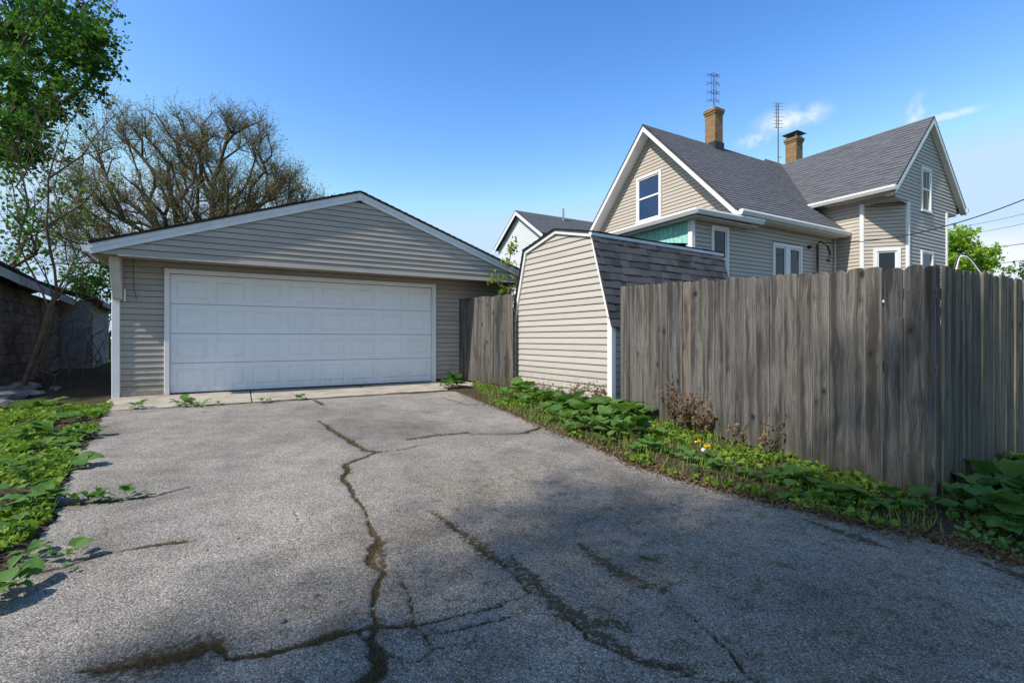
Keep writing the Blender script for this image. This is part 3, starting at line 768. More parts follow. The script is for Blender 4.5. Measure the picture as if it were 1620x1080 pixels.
# ================================================================== GARAGE
garage = thing('garage', 'wide tan vinyl-sided garage with a low gable roof and white overhead door', 'garage', G_O, G_A)
def build_garage():
    WL, WR, PK, HW, DEP, OH = -0.69, 6.93, 3.19, 4.07, 7.0, 0.52
    EZ, PZ, GB = 2.433, 3.845, 2.291                       # eave, peak, underside of the gable
    pitch = (PZ - EZ) / HW
    core = MB().prism([(WL, .03, -.1), (-.02, .03, -.1), (-.02, .03, 2.1), (4.99, .03, 2.1), (4.99, .03, -.1), (WR, .03, -.1), (WR, .03, EZ + .02), (PK, .03, PZ - .12), (WL, .03, EZ + .02)], (0, .07, 0))
    core.box(WL, WL + .08, .1, DEP, -.1, EZ); core.box(WR - .08, WR, .1, DEP, -.1, EZ); core.box(WL, WR, DEP, DEP + .08, -.1, EZ)
    core.box(-.3, 5.3, 1.2, 1.25, -.1, 2.3)
    core.build('wall', 'sheathing_lap_shade', garage)
    wall_ext = lambda z: (WL + .09, -.0)
    siding(garage, 'vinyl_garage', (0, .03, 0), (1, 0, 0), (0, -1, 0), 0.05, 2.42, lambda z: (WL + .075, 0.0))
    siding(garage, 'vinyl_garage', (0, .03, 0), (1, 0, 0), (0, -1, 0), 0.05, 2.42, lambda z: (4.975, WR - .06), joints=.12)
    siding(garage, 'vinyl_garage', (0, .03, 0), (1, 0, 0), (0, -1, 0), 2.185, 2.42, lambda z: (0.0, 4.975))
    siding(garage, 'vinyl_garage', (WR, 0, 0), (0, 1, 0), (1, 0, 0), 0.05, 2.42, lambda z: (.07, DEP), single=False)
    siding(garage, 'vinyl_garage', (WL, DEP, 0), (0, -1, 0), (-1, 0, 0), 0.05, 2.42, lambda z: (0, DEP - .07), single=False)
    # overhanging gable
    yg = -OH
    gl = lambda z: PK - HW + .06 + max(0, (z + .13 - EZ) / pitch)
    gr = lambda z: PK + HW - .06 - max(0, (z + .13 - EZ) / pitch)
    siding(garage, 'vinyl_garage', (0, yg + .02, 0), (1, 0, 0), (0, -1, 0), GB, PZ - .2, lambda z: (min(gl(z), PK), max(gr(z), PK)), joints=.35, e=0.104)
    MB().prism([(PK - HW + .08, yg + .021, GB + .005), (PK + HW - .08, yg + .021, GB + .005), (PK + HW - .08, yg + .021, EZ - .1), (PK, yg + .021, PZ - .13), (PK - HW + .08, yg + .021, EZ - .1)], (0, .05, 0)).build('gable_backing', 'sheathing_lap_shade', garage)
    MB().box(WL, WR, yg + .075, .029, GB + .004, GB + .02).build('soffit', 'soffit', garage)
    b = MB().box(WL + .15, WR - .1, yg - .012, yg + .012, GB - .022, GB + .002); b.build('drip_trim', 'beige_board', garage)
    # roof planes, rake boards and side gutters
    for sgn in (-1, 1):
        ex, rx = PK + sgn * HW, PK
        y0, y1 = yg - .06, DEP + .25
        course_roof(garage, 'roof_slope', 'roof_garage', (ex, y0, EZ + .02), (ex, y1, EZ + .02), (rx, y0, PZ + .02), (rx, y1, PZ + .02), .03)
        rk = MB()
        n = Vector((sgn * pitch, 0, 1)).normalized()
        for (o0, o1, h0, h1) in ((-.035, -.015, -.012, -.085), (-.022, .0, -.085, -.165)):
            A, B = Vector((ex, yg, EZ)), Vector((rx, yg, PZ))
            rk.hexa([A + Vector((0, o0, h1)), B + Vector((0, o0, h1)), B + Vector((0, o1, h1)), A + Vector((0, o1, h1)), A + Vector((0, o0, h0)), B + Vector((0, o0, h0)), B + Vector((0, o1, h0)), A + Vector((0, o1, h0))])
        rk.build('rake_board', 'aluminium', garage)
        gx0, gx1 = (ex - .11, ex + .01) if sgn < 0 else (ex - .01, ex + .11)
        g = MB().prism([(gx0, y0 + .05, EZ - .03), (gx1, y0 + .05, EZ - .03), (gx1, y0 + .05, EZ - .13), (gx0 + .03, y0 + .05, EZ - .13)], (0, y1 - y0 - .1, 0)); g.build('gutter', 'aluminium', garage)
        wx = WL if sgn < 0 else WR
        MB().hexa([(ex, yg + .08, EZ - .16), (wx, yg + .08, EZ - .16), (wx, DEP, EZ - .16), (ex, DEP, EZ - .16), (ex, yg + .08, EZ - .148), (wx, yg + .08, EZ - .148), (wx, DEP, EZ - .148), (ex, DEP, EZ - .148)]).build('eave_soffit', 'soffit', garage)
    bevel(MB().box(PK - .04, PK + .04, yg - .042, yg - .03, PZ - .165, PZ - .02).build('peak_cap', 'aluminium', garage), .004)
    # corner posts and the boxed bracket under the overhang
    for x0, x1 in ((WL - .02, WL + .09), (WR - .09, WR + .02)):
        b = MB().box(x0, x1, -.012, .12, -.06, 2.31); bevel(b.build('corner_post', 'white', garage), .008)
    b = MB().hexa([(WL + .0, -.08, 1.63), (WL + .135, -.08, 1.63), (WL + .135, -.014, 1.60), (WL + .0, -.014, 1.60), (WL - .01, -.30, GB - .002), (WL + .125, -.30, GB - .002), (WL + .125, -.014, GB - .002), (WL - .01, -.014, GB - .002)])
    bevel(b.build('overhang_bracket', 'beige_board', garage), .006)
    bevel(MB().box(WL + .145, WL + .17, -.05, -.0, 1.58, 1.79).build('bracket_clip', 'white', garage), .004)
    # overhead door
    D0, D1, DT = .075, 4.895, 2.10
    door = MB()
    for x0, x1 in ((0.0, D0), (D1, 4.97)): door.box(x0, x1, -.03, .10, -.02, 2.18)
    door.box(D0, D1, -.028, .10, DT + .002, 2.178)
    dr = door.build('garage_door', 'white', garage); bevel(dr, .006)
    nsec, npan = 4, 8; H = DT / nsec; W = (D1 - D0) / npan
    for i in range(nsec):
        m = MB(); z0, z1 = i * H + .004, (i + 1) * H - .004
        y = .065
        # sheet split into a grid with stamped frames around each raised field
        for j in range(npan):
            xa, xb = D0 + j * W + (.004 if j == 0 else 0), D0 + (j + 1) * W - (.004 if j == npan - 1 else 0)
            mx, mz = .062, .085
            rings = [(xa, xb, z0, z1, y), (xa + mx, xb - mx, z0 + mz, z1 - mz, y), (xa + mx + .012, xb - mx - .012, z0 + mz + .012, z1 - mz - .012, y + .014),
                     (xa + mx + .03, xb - mx - .03, z0 + mz + .03, z1 - mz - .03, y + .014), (xa + mx + .05, xb - mx - .05, z0 + mz + .05, z1 - mz - .05, y - .002)]
            vs = []
            for (a, b_, c, d, yy) in rings: vs += [(a, yy, c), (b_, yy, c), (b_, yy, d), (a, yy, d)]
            fs = []
            for k in range(len(rings) - 1):
                for q in range(4): fs.append((4 * k + q, 4 * k + (q + 1) % 4, 4 * k + 4 + (q + 1) % 4, 4 * k + 4 + q))
            k = 4 * (len(rings) - 1); fs.append((k, k + 1, k + 2, k + 3)); m.add(vs, fs)
        m.add([(D0, y, z1), (D1, y, z1), (D1, y + .04, z1), (D0, y + .04, z1), (D0, y, z0), (D1, y, z0), (D1, y + .04, z0), (D0, y + .04, z0)], [(0, 1, 2, 3), (7, 6, 5, 4), (3, 2, 6, 7)])
        m.build('door_section', 'door', dr)
    MB().box(D0 + .01, D1 - .01, .055, .10, -.015, .006).build('bottom_seal', 'black_metal', dr)
    MB().box(WL + .1, -.005, .008, .028, -.08, .05).build('sill_strip', 'concrete', garage)
    # dangling wire by the left corner
    MB().tube([(WL + .27, -.005, 2.3), (WL + .265, -.008, 2.0), (WL + .275, -.01, 1.8), (WL + .31, -.01, 1.62)], .004, 5).build('loose_wire', 'cable', garage)
build_garage()

# ================================================================== SHED
S_A = R(33.0 - 90); S_L = (0.0675, 10.1006); S_Z = 0.22
shed = thing('garden_shed', 'tan vinyl garden shed with a gambrel roof of dark shingles beside the fence', 'shed', (S_L[0], S_L[1], S_Z), S_A)
def build_shed():
    W, L = 2.862, 3.55
    E, K, RZ, KX = 1.43, 2.86, 3.10, 0.42                 # eave, knee, ridge heights; knee inset
    prof = [(0, E), (KX, K), (W / 2, RZ), (W - KX, K), (W, E)]
    MB().prism([(.02, .0, -.2), (W - .02, .0, -.2)] + [(x + (.02 if x < 1 else -.02 if x > 2 else 0), 0.0, z - .02) for x, z in prof[::-1]], (0, L, 0)).build('wall', 'sheathing_lap_shade', shed)
    def ext(z):
        if z < E: l = .02
        elif z < K: l = (z - E) / (K - E) * KX
        else: l = KX + (z - K) / (RZ - K) * (W / 2 - KX)
        l = min(l + .015, W / 2); return (l, W - l)
    siding(shed, 'vinyl_shed', (0, 0, 0), (1, 0, 0), (0, -1, 0), -.05, RZ - .03, ext, e=0.1145, joints=.2, depth=.02)
    siding(shed, 'vinyl_shed', (W, 0, 0), (0, 1, 0), (1, 0, 0), -.05, E - .02, lambda z: (.05, L), e=.1145, single=False)
    # white edges of the gable
    for i in range(4):
        (x0, z0), (x1, z1) = prof[i], prof[i + 1]
        d = Vector((x1 - x0, 0, z1 - z0)).normalized(); n = Vector((-d.z, 0, d.x))
        A, B = Vector((x0, -.05, z0)), Vector((x1, -.05, z1))
        m = MB().hexa([A - n * .055, B - n * .055, B - n * .055 + Vector((0, .05, 0)), A - n * .055 + Vector((0, .05, 0)), A + n * .012, B + n * .012, B + n * .012 + Vector((0, .05, 0)), A + n * .012 + Vector((0, .05, 0))])
        m.build('rake_trim', 'white', shed)
    for x0, x1 in ((-.03, .055), (W - .075, W + .03)):
        bevel(MB().box(x0, x1, -.035, .06, -.22, E - .03).build('corner_post', 'white', shed), .006)
    # roof: knee slopes shingled one by one on the side in view
    def slope(p, q, single, flip):
        (x0, z0), (x1, z1) = p, q
        d = Vector((x1 - x0, 0, z1 - z0)); LEN = d.length; d.normalize(); n = Vector((-d.z, 0, d.x))
        if n.z < 0: n = -n
        e = 0.138; k = int(LEN / e) + 1; allm = MB()
        # backing
        A, B = Vector((x0, -.075, z0)), Vector((x1, -.075, z1)); D = Vector((0, L + .12, 0))
        MB().hexa([A - n * .0, B - n * .0, B + D, A + D, A + n * .018, B + n * .018, B + D + n * .018, A + D + n * .018]).build('roof_deck', 'flash', shed)
        for i in range(k):
            t0, t1 = i * e, min((i + 1) * e + .02, LEN)
            if t1 - t0 < .03: continue
            y = -.085 - rnd.uniform(0, .12)
            while y < L + .05:
                w = rnd.choice((.13, .17, .21, .26)); ya, yb = max(y, -.085), min(y + w, L + .06); y += w
                if yb - ya < .02: continue
                lift = rnd.choice((.0, .0, .004, .007)); drop = rnd.choice((0, 0, .008, .014))
                P = lambda t, yy, o: Vector((x0, yy, z0)) + d * t + n * (.018 + o)
                ta = max(t0 - drop, -.02)
                vs = [P(ta, ya, 0), P(ta, yb - .003, 0), P(t1, yb - .003, 0), P(t1, ya, 0), P(ta, ya, .011 + lift), P(ta, yb - .003, .011 + lift), P(t1, yb - .003, .003), P(t1, ya, .003)]
                fs = [(0, 3, 2, 1), (4, 5, 6, 7), (0, 1, 5, 4), (1, 2, 6, 5), (2, 3, 7, 6), (3, 0, 4, 7)]
                if single:
                    m = MB(); m.add(vs, fs); m.build('shingle', 'shingle', shed)
                else: allm.add(vs, fs)
        if not single: allm.build('shingle_layer', 'roof_garage', shed)
    slope((W + .06, E - .17), (W - KX, K), True, False)
    slope((-.06, E - .17), (KX, K), False, True)
    slope((W - KX + .04, K + .005), (W / 2, RZ + .012), False, False)
    slope((KX - .04, K + .005), (W / 2, RZ + .012), False, True)
    # metal edge along the knee
    m = MB().hexa([(W - KX - .02, -.1, K - .035), (W - KX + .045, -.1, K - .045), (W - KX + .045, L + .09, K - .045), (W - KX - .02, L + .09, K - .035), (W - KX - .02, -.1, K + .02), (W - KX + .05, -.1, K + .005), (W - KX + .05, L + .09, K + .005), (W - KX - .02, L + .09, K + .02)])
    m.build('knee_flashing', 'aluminium', shed)
build_shed()

# ================================================================== HOUSE
H_A = R(29.4 - 90); H_Z = 0.35
house = thing('house', 'tan vinyl-sided house with steep grey shingled gables and two brick chimneys', 'house', (4.154, 14.147, H_Z), H_A)
def rake(parent, pts, y0, y1, h=.17, mat='white'):
    """fascia along a gable edge; pts are (x,z) in the gable plane"""
    for (x0, z0), (x1, z1) in zip(pts[:-1], pts[1:]):
        m = MB().hexa([(x0, y0, z0 - h), (x1, y0, z1 - h), (x1, y1, z1 - h), (x0, y1, z0 - h), (x0, y0, z0), (x1, y0, z1), (x1, y1, z1), (x0, y1, z0)]); m.build('rake_board', mat, parent)
def gutter_run(parent, p, q, out, w=.12, h=.12, mat='white'):
    p, q, out = Vector(p), Vector(q), Vector(out).normalized(); dz = Vector((0, 0, 1))
    m = MB().prism([p, p + out * w, p + out * (w + .01) - dz * h * .35, p + out * (w - .03) - dz * h, p - dz * h], q - p); return m.build('gutter', mat, parent)
def build_house():
    hw, rw, EZ, RZ = 2.762, 3.092, 4.04, 7.28
    sl = (RZ - EZ) / rw
    Y0, Y1 = 4.685, 8.723; YM = (Y0 + Y1) / 2; XF = 4.256; XC = 3.488; YC0, YC1 = Y0 + .768, Y1 - .768
    XE, XR, XOH = 5.0, 7.35, 4.40
    xs = (XR - XE) / (YM - (Y0 - .3))
    # masonry-free cores
    c = MB().prism([(-hw, .02, -.6), (hw - .02, .02, -.6), (hw - .02, .02, EZ + .15), (0, .02, RZ - .15), (-hw, .02, EZ + .15)], (0, Y0 + 1.0, 0)); c.build('wall', 'sheathing_lap_shade', house)
    c = MB().prism([(-5.5, Y0 + .02, -.6), (XC - .01, Y0 + .02, -.6), (XF - .02, YC0 + .01, -.6), (XF - .02, YC1 - .01, -.6), (XC - .01, Y1 - .02, -.6), (-5.5, Y1 - .02, -.6)], (0, 0, 5.35)); c.build('wall', 'sheathing_lap_shade', house)
    c = MB().prism([(-5.5, Y0 + .02, 4.75), (-5.5, Y1 - .02, 4.75), (-5.5, Y1 - .02, XE + .1), (-5.5, YM, XR - .15), (-5.5, Y0 + .02, XE + .1)], (XF - .02 + 5.5, 0, 0)); c.build('wall', 'sheathing_lap_shade', house)
    # gable of the near wing
    def gext(z):
        l = hw if z < EZ + .1 else max(0.0, (RZ - .12 - z) / sl); l = min(l, hw); return (-l, l)
    gw = (-.568, .428, 4.52, 5.87)
    siding(house, 'vinyl_house', (0, .02, 0), (1, 0, 0), (0, -1, 0), 3.6, RZ - .15, gext, [(gw[0] + .02, gw[1] - .02, gw[2], gw[3])], single=False)
    window(house, 'white', (0, .0, 0), (1, 0, 0), (0, -1, 0), *gw, glass='glass_blue')
    # side wall of the near wing (with the lean-to)
    W1, W2 = (-.852, -.22, 2.1, 3.66), (1.592, 2.941, 2.1, 3.50)
    siding(house, 'vinyl_house', (hw - .02, 0, 0), (0, 1, 0), (1, 0, 0), 1.5, 4.0, lambda z: ((-1.50 if z < 3.75 else .02), Y0), [(W1[0] + .02, W1[1] - .02, W1[2], W1[3]), (W2[0] + .02, W2[1] - .02, W2[2], W2[3])], single=False)
    window(house, 'white', (hw - .02, 0, 0), (0, 1, 0), (1, 0, 0), *W1, trim=.07)
    window(house, 'white', (hw - .02, 0, 0), (0, 1, 0), (1, 0, 0), *W2, double=True, trim=.09, rail=False)
    # roof of the near wing
    for s in (-1, 1):
        course_roof(house, 'roof_slope', 'roof', (s * rw, -.33, EZ), (s * rw, YM + .2, EZ), (0, -.33, RZ), (0, YM + .2, RZ), .05)
        # soffit under the rake
        m = MB().hexa([(s * rw, -.30, EZ - .18), (0, -.30, RZ - .18), (0, .02, RZ - .18), (s * rw, .02, EZ - .18), (s * rw, -.30, EZ - .165), (0, -.30, RZ - .165), (0, .02, RZ - .165), (s * rw, .02, EZ - .165)]); m.build('rake_soffit', 'white', house)
    rake(house, [(-rw, EZ - .055), (0, RZ - .055), (rw, EZ - .055)], -.33, -.305, .16)
    MB().box(hw, rw - .01, .03, Y0 + .02, EZ - .15, EZ - .135).build('eave_soffit', 'white', house)
    MB().box(rw - .03, rw - .008, -.3, Y0 + .02, EZ - .16, EZ - .03).build('fascia', 'white', house)
    gutter_run(house, (rw - .008, -.28, EZ - .01), (rw - .008, Y0 + .15, EZ - .01), (1, 0, 0))
    MB().tube([(hw + .03, Y0 - .07, EZ - .15), (hw + .03, Y0 - .07, .3)], .035, 8).build('downspout', 'beige_board', house)
    # lean-to porch
    LZ = 3.87
    MB().hexa([(-3.3, -1.72, LZ - .03), (hw + .28, -1.72, LZ - .03), (hw + .28, .0, LZ + .02), (-3.3, .0, LZ + .02), (-3.3, -1.72, LZ), (hw + .28, -1.72, LZ), (hw + .28, .0, LZ + .05), (-3.3, .0, LZ + .05)]).build('porch_roof', 'grey_roof', house)
    MB().box(hw - .02, hw + .28, .001, .62, LZ - .03, LZ + .03).build('porch_roof', 'grey_roof', house)
    gutter_run(house, (hw + .281, -1.80, LZ + .0), (hw + .281, .66, LZ + .02), (1, 0, 0), .11, .12)
    gutter_run(house, (-3.3, -1.721, LZ + .0), (hw + .38, -1.721, LZ + .0), (0, -1, 0), .11, .12)
    MB().box(hw + .0, hw + .27, -1.72, .6, LZ - .15, LZ - .135).build('porch_soffit', 'white', house)
    MB().box(-3.2, hw + .0, -1.71, -1.52, LZ - .15, LZ - .135).build('porch_soffit', 'white', house)
    bevel(MB().box(hw - .11, hw + .012, -1.535, -1.42, -.3, LZ - .13).build('corner_post', 'white', house), .006)
    n = 9; x0, x1 = .62, hw - .115
    for i in range(n):                                   # teal boards of the porch panel
        a, b = x0 + (x1 - x0) * i / n, x0 + (x1 - x0) * (i + 1) / n - .008
        za, zb = 3.58 - .40 * (i / n), 3.58 - .40 * ((i + 1) / n)
        yy = -1.50 + rnd.uniform(-.004, .004)
        MB().hexa([(a, yy, za), (b, yy, zb), (b, yy + .02, zb), (a, yy + .02, za), (a, yy, LZ - .14), (b, yy, LZ - .14), (b, yy + .02, LZ - .14), (a, yy + .02, LZ - .14)]).build('porch_board', 'teal', house)
    for x in (.75, 1.25, 1.95, 2.55): MB().box(x, x + .09, -1.47, -1.40, 2.6, LZ - .15).build('porch_stud', 'teal', house)
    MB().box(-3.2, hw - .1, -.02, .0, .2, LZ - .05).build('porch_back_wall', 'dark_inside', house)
    MB().box(-1.4, .6, -1.45, -1.43, 3.45, LZ - .15).build('porch_lining', 'porch_green', house)
    MB().box(-3.2, hw - .12, -1.5, -1.45, .0, 2.6).build('porch_front_wall', 'vinyl_house', house)
    # wide wing: left wall, cut corner, gable
    siding(house, 'vinyl_house', (0, Y0 + .02, 0), (1, 0, 0), (0, -1, 0), 1.5, XE, lambda z: (2.2, (XC - .02) if z < 4.72 else XF), single=False)
    q = .7071; cl = .768 / q
    siding(house, 'vinyl_house', (XC - .01, Y0 + .015, 0), (q, q, 0), (q, -q, 0), 1.5, 4.74, lambda z: (.02, cl - .02), [(.27, .88, 1.5, 3.46)], single=False)
    window(house, 'white', (XC - .01, Y0 + .015, 0), (q, q, 0), (q, -q, 0), .25, .90, 2.0, 3.48, rail=False, trim=.09)
    UW, LW = (YC0 + .78, YC0 + 1.42, 4.62, 5.86), (YC0 + .78, YC0 + 1.56, 2.0, 3.48)
    def cext(z):
        if z < 4.74: return (YC0 + .01, YC1 - .01)
        h = (YM - Y0) if z < XE else min(YM - Y0, max(0., (XR - .13 - z) / xs)); return (YM - h, YM + h)
    siding(house, 'vinyl_house', (XF - .02, 0, 0), (0, 1, 0), (1, 0, 0), 1.5, XR - .15, cext, [(UW[0] + .02, UW[1] - .02, UW[2], UW[3]), (LW[0] + .02, LW[1] - .02, LW[2], LW[3])], single=False)
    window(house, 'white', (XF - .02, 0, 0), (0, 1, 0), (1, 0, 0), *LW, rail=False)
    window(house, 'white', (XF - .02, 0, 0), (0, 1, 0), (1, 0, 0), *UW, trim=.07)
    MB().box(XF - .008, XF + .002, UW[0] + .11, UW[1] - .3, UW[2] + .03, UW[3] - .1).build('broken_sash', 'old_paint', house)
    for (x, y) in ((XC, Y0), (XF, YC0), (XF, YC1)):       # white corner posts
        bevel(MB().tube([(x - .03, y + .02, 0), (x - .03, y + .02, 4.745)], .062, 8).build('corner_post', 'white', house), .004)
    MB().prism([(XC, Y0 + .0, 4.738), (XF - .0, Y0, 4.738), (XF, YC0, 4.738)], (0, 0, .006)).build('corner_soffit', 'beige_board', house)
    MB().prism([(XF, YC1, 4.738), (XF, Y1, 4.738), (XC, Y1, 4.738)], (0, 0, .006)).build('corner_soffit', 'beige_board', house)
    bevel(MB().box(XF - .18, XF - .02, Y0 - .16, Y0 - .03, XE - .20, XE - .02).build('eave_bracket', 'white', house), .01)
    for s, ye in ((-1, Y0 - .3), (1, Y1 + .3)):
        course_roof(house, 'roof_slope', 'roof', (-6, ye, XE), (XOH, ye, XE), (-6, YM, XR), (XOH, YM, XR), .05)
        m = MB().hexa([(XF, ye, XE - .2), (XF, YM, XR - .2), (XOH - .03, YM, XR - .2), (XOH - .03, ye, XE - .2), (XF, ye, XE - .185), (XF, YM, XR - .185), (XOH - .03, YM, XR - .185), (XOH - .03, ye, XE - .185)]); m.build('rake_soffit', 'white', house)
        m = MB().hexa([(XOH - .03, ye, XE - .22), (XOH - .03, YM, XR - .22), (XOH, YM, XR - .22), (XOH, ye, XE - .22), (XOH - .03, ye, XE - .055), (XOH - .03, YM, XR - .055), (XOH, YM, XR - .055), (XOH, ye, XE - .055)]); m.build('rake_board', 'white', house)
    MB().box(2.6, XF - .0, Y0 - .28, Y0 + .02, XE - .15, XE - .135).build('eave_soffit', 'beige_board', house)
    gutter_run(house, (1.9, Y0 - .3, XE - .01), (XOH + .02, Y0 - .3, XE - .01), (0, -1, 0))
    gutter_run(house, (XF - .3, Y1 + .3, XE - .01), (XOH + .02, Y1 + .3, XE - .01), (0, 1, 0))
    MB().tube([(2.0, Y0 - .36, XE - .1), (2.0, Y0 - .36, XE - .2), (2.02, Y0 - .30, XE - .35)], .04, 8).build('gutter_elbow', 'white', house)
    # rear dormer ridge peeping over the roof
    course_roof(house, 'roof_slope', 'roof', (-2.2, 6.6, 6.4), (-2.2, 9.5, 6.4), (-.8, 6.9, 7.86), (-.8, 9.5, 7.86), .05)
    course_roof(house, 'roof_slope', 'roof', (.6, 6.6, 6.4), (.6, 9.5, 6.4), (-.8, 6.9, 7.86), (-.8, 9.5, 7.86), .05)
    # chimneys
    def chimney(x, y, w, z0, z1, cap):
        m = MB().box(x - w / 2, x + w / 2, y - w / 2, y + w / 2, z0, z1 - .1)
        m.box(x - w / 2 - .045, x + w / 2 + .045, y - w / 2 - .045, y + w / 2 + .045, z1 - .1, z1)
        m.box(x - w / 2 - .02, x + w / 2 + .02, y - w / 2 - .02, y + w / 2 + .02, z1 - .17, z1 - .10)
        me = m.mesh('chimney', 'brick'); lay = me.uv_layers.new(name='UVMap')
        for p in me.polygons:
            for li in p.loop_indices:
                v = me.vertices[me.loops[li].vertex_index].co
                lay.data[li].uv = (v.x if abs(p.normal.y) > .5 else v.y, v.z) if abs(p.normal.z) < .5 else (v.x, v.y)
        c = link('chimney', me, house)
        MB().box(x - w / 2 - .03, x + w / 2 + .03, y - w / 2 - .03, y + w / 2 + .03, z0 + .6, z0 + .93).build('flashing', 'flash', c) if not cap else None
        if cap:
            for sx in (-1, 1):
                for sy in (-1, 1): MB().box(x + sx * (w / 2 - .03) - .012, x + sx * (w / 2 - .03) + .012, y + sy * (w / 2 - .03) - .012, y + sy * (w / 2 - .03) + .012, z1, z1 + .16).build('cap_leg', 'galv', c)
            MB().hexa([(x - w / 2 - .1, y - w / 2 - .1, z1 + .16), (x + w / 2 + .1, y - w / 2 - .1, z1 + .16), (x + w / 2 + .1, y + w / 2 + .1, z1 + .16), (x - w / 2 - .1, y + w / 2 + .1, z1 + .16), (x - .12, y - .12, z1 + .24), (x + .12, y - .12, z1 + .24), (x + .12, y + .12, z1 + .24), (x - .12, y + .12, z1 + .24)]).build('chimney_cap', 'antenna', c)
        else:
            MB().tube([(x, y, z1), (x, y, z1 + .08)], .13, 10).build('flue', 'beige_board', c)
        return c
    chimney(.0, 2.85, .385, 6.4, 8.42, False)
    chimney(.22, 7.02, .40, 6.2, 8.27, True)
    # service mast with its drip loops
    u = 3.64
    mast = MB().tube([(hw + .06, u, .5), (hw + .06, u, 3.62), (hw + .09, u + .03, 3.70), (hw + .15, u + .06, 3.68)], .03, 8).build('service_mast', 'black_metal', house)
    for k in range(3): MB().tube([(hw + .14, u + .05, 3.66), (hw + .22, u + .16 + .04 * k, 3.58), (hw + .24, u + .24 + .05 * k, 3.36), (hw + .22, u + .2 + .05 * k, 3.12), (hw + .2, u + .16 + .05 * k, 3.2)], .010, 5).build('drip_loop', 'cable', mast)
    MB().tube([(hw + .08, u - .08, .5), (hw + .07, u - .16, 1.7), (hw + .07, u - .06, 2.4), (hw + .07, u - .03, 2.9)], .018, 5).build('cable', 'bark_grey', mast)
    MB().box(hw + .0, hw + .08, u - .40, u - .30, 3.48, 3.56).build('insulator', 'black_metal', mast)
build_house()
def h_world(x, y, z):
    c, s = math.cos(H_A), math.sin(H_A); return Vector((4.154 + c * x - s * y, 14.147 + s * x + c * y, H_Z + z))

# pink flowers behind the side window
fl = thing('potted_flowers', 'pink potted flowers standing behind the narrow side window of the house', 'flowers', h_world(2.69, -.54, 2.85), H_A)
MB().tube([(0, 0, 0), (0, 0, .12)], [.06, .08], 10).build('pot', 'bark', fl)
pc = rng.normal(size=(90, 3)) * (.012, .09, .15) + (0, 0, .33)
link('blossom', leaf_cloud('blossom', pc, .07, 'petal_pink'), fl)

# ================================================================== TV AERIALS
def antenna(x, y, z0, z1, label, rows, two):
    o = thing('television_antenna', label, 'antenna', h_world(x, y, z0), R(8))
    H = z1 - z0
    MB().tube([(0, 0, 0), (0.0, 0, H)], .022, 6).build('mast', 'antenna', o)
    for i, z in enumerate(rows):
        if two:
            for s in (-1, 1):
                for dz, dx in ((.05, .03), (-.05, -.03)):
                    MB().tube([(s * .09, 0, H - z), (s * .09 + s * .07, .02, H - z + dz * .4), (s * .09 + s * .15, .05, H - z + dz)], .009, 4).build('dipole', 'antenna', o)
                    MB().tube([(s * .09, 0, H - z), (s * .04, -.02, H - z + dz)], .009, 4).build('dipole', 'antenna', o)
        else:
            MB().tube([(-.21 + .02 * (i % 3), 0, H - z), (.21 - .03 * (i % 2), 0, H - z + .01)], .008, 4).build('dipole', 'antenna', o)
    if two:
        for s in (-1, 1): MB().tube([(s * .09, 0, H - rows[0] + .03), (s * .09, 0, H - rows[-1] - .03)], .008, 4).build('boom', 'antenna', o)
        for z in (rows[0], rows[2]): MB().tube([(-.14, 0, H - z - .05), (.14, 0, H - z - .05)], .010, 4).build('bracket', 'antenna', o)
    else:
        MB().tube([(-.04, .05, H - rows[0]), (-.04, .05, H - rows[-1])], .014, 5).build('boom', 'antenna', o)
        MB().tube([(0, 0, .75), (.16, 0.0, .75)], .012, 4).build('bracket', 'antenna', o)
    return o
antenna(.0, 2.85, 8.45, 9.66, 'dark four-bay television antenna mounted on the uncapped left brick chimney', (.05, .33, .62, .90), True)
antenna(-.13, 6.62, 6.9, 9.64, 'slender ladder-shaped television antenna on a tall mast beside the capped chimney', (.0, .12, .24, .37, .50, .64, .76, .90), False)

# ================================================================== OVERHEAD WIRES
def wire(p, q, sag, r, label, mat='cable'):
    p, q = Vector(p), Vector(q); pts = []
    for i in range(25):
        t = i / 24; v = p.lerp(q, t); v.z -= sag * 4 * t * (1 - t); pts.append(v)
    tag(MB().tube(pts, r, 6).build('overhead_wire', mat), label, 'wire', 'wires strung to the house')
wire(h_world(2.90, 3.70, 3.66), at(1680, 290, 10.0), .35, .012, 'thick black service cable running down to the mast on the house')
wire(at(1440, 372, 34), at(1760, 300, 30), .3, .012, 'thin upper wire beyond the house, highest of the far wires')
wire(at(1460, 380, 34), at(1760, 318, 30), .3, .012, 'thin second wire beyond the house, just below the highest one')
wire(at(1480, 399, 30), at(1760, 361, 26), .2, .018, 'dark wire crossing the top of the bright green tree at right')
wire(at(1480, 425, 30), at(1760, 388, 26), .2, .016, 'dark lowest wire passing just above the fence at right')

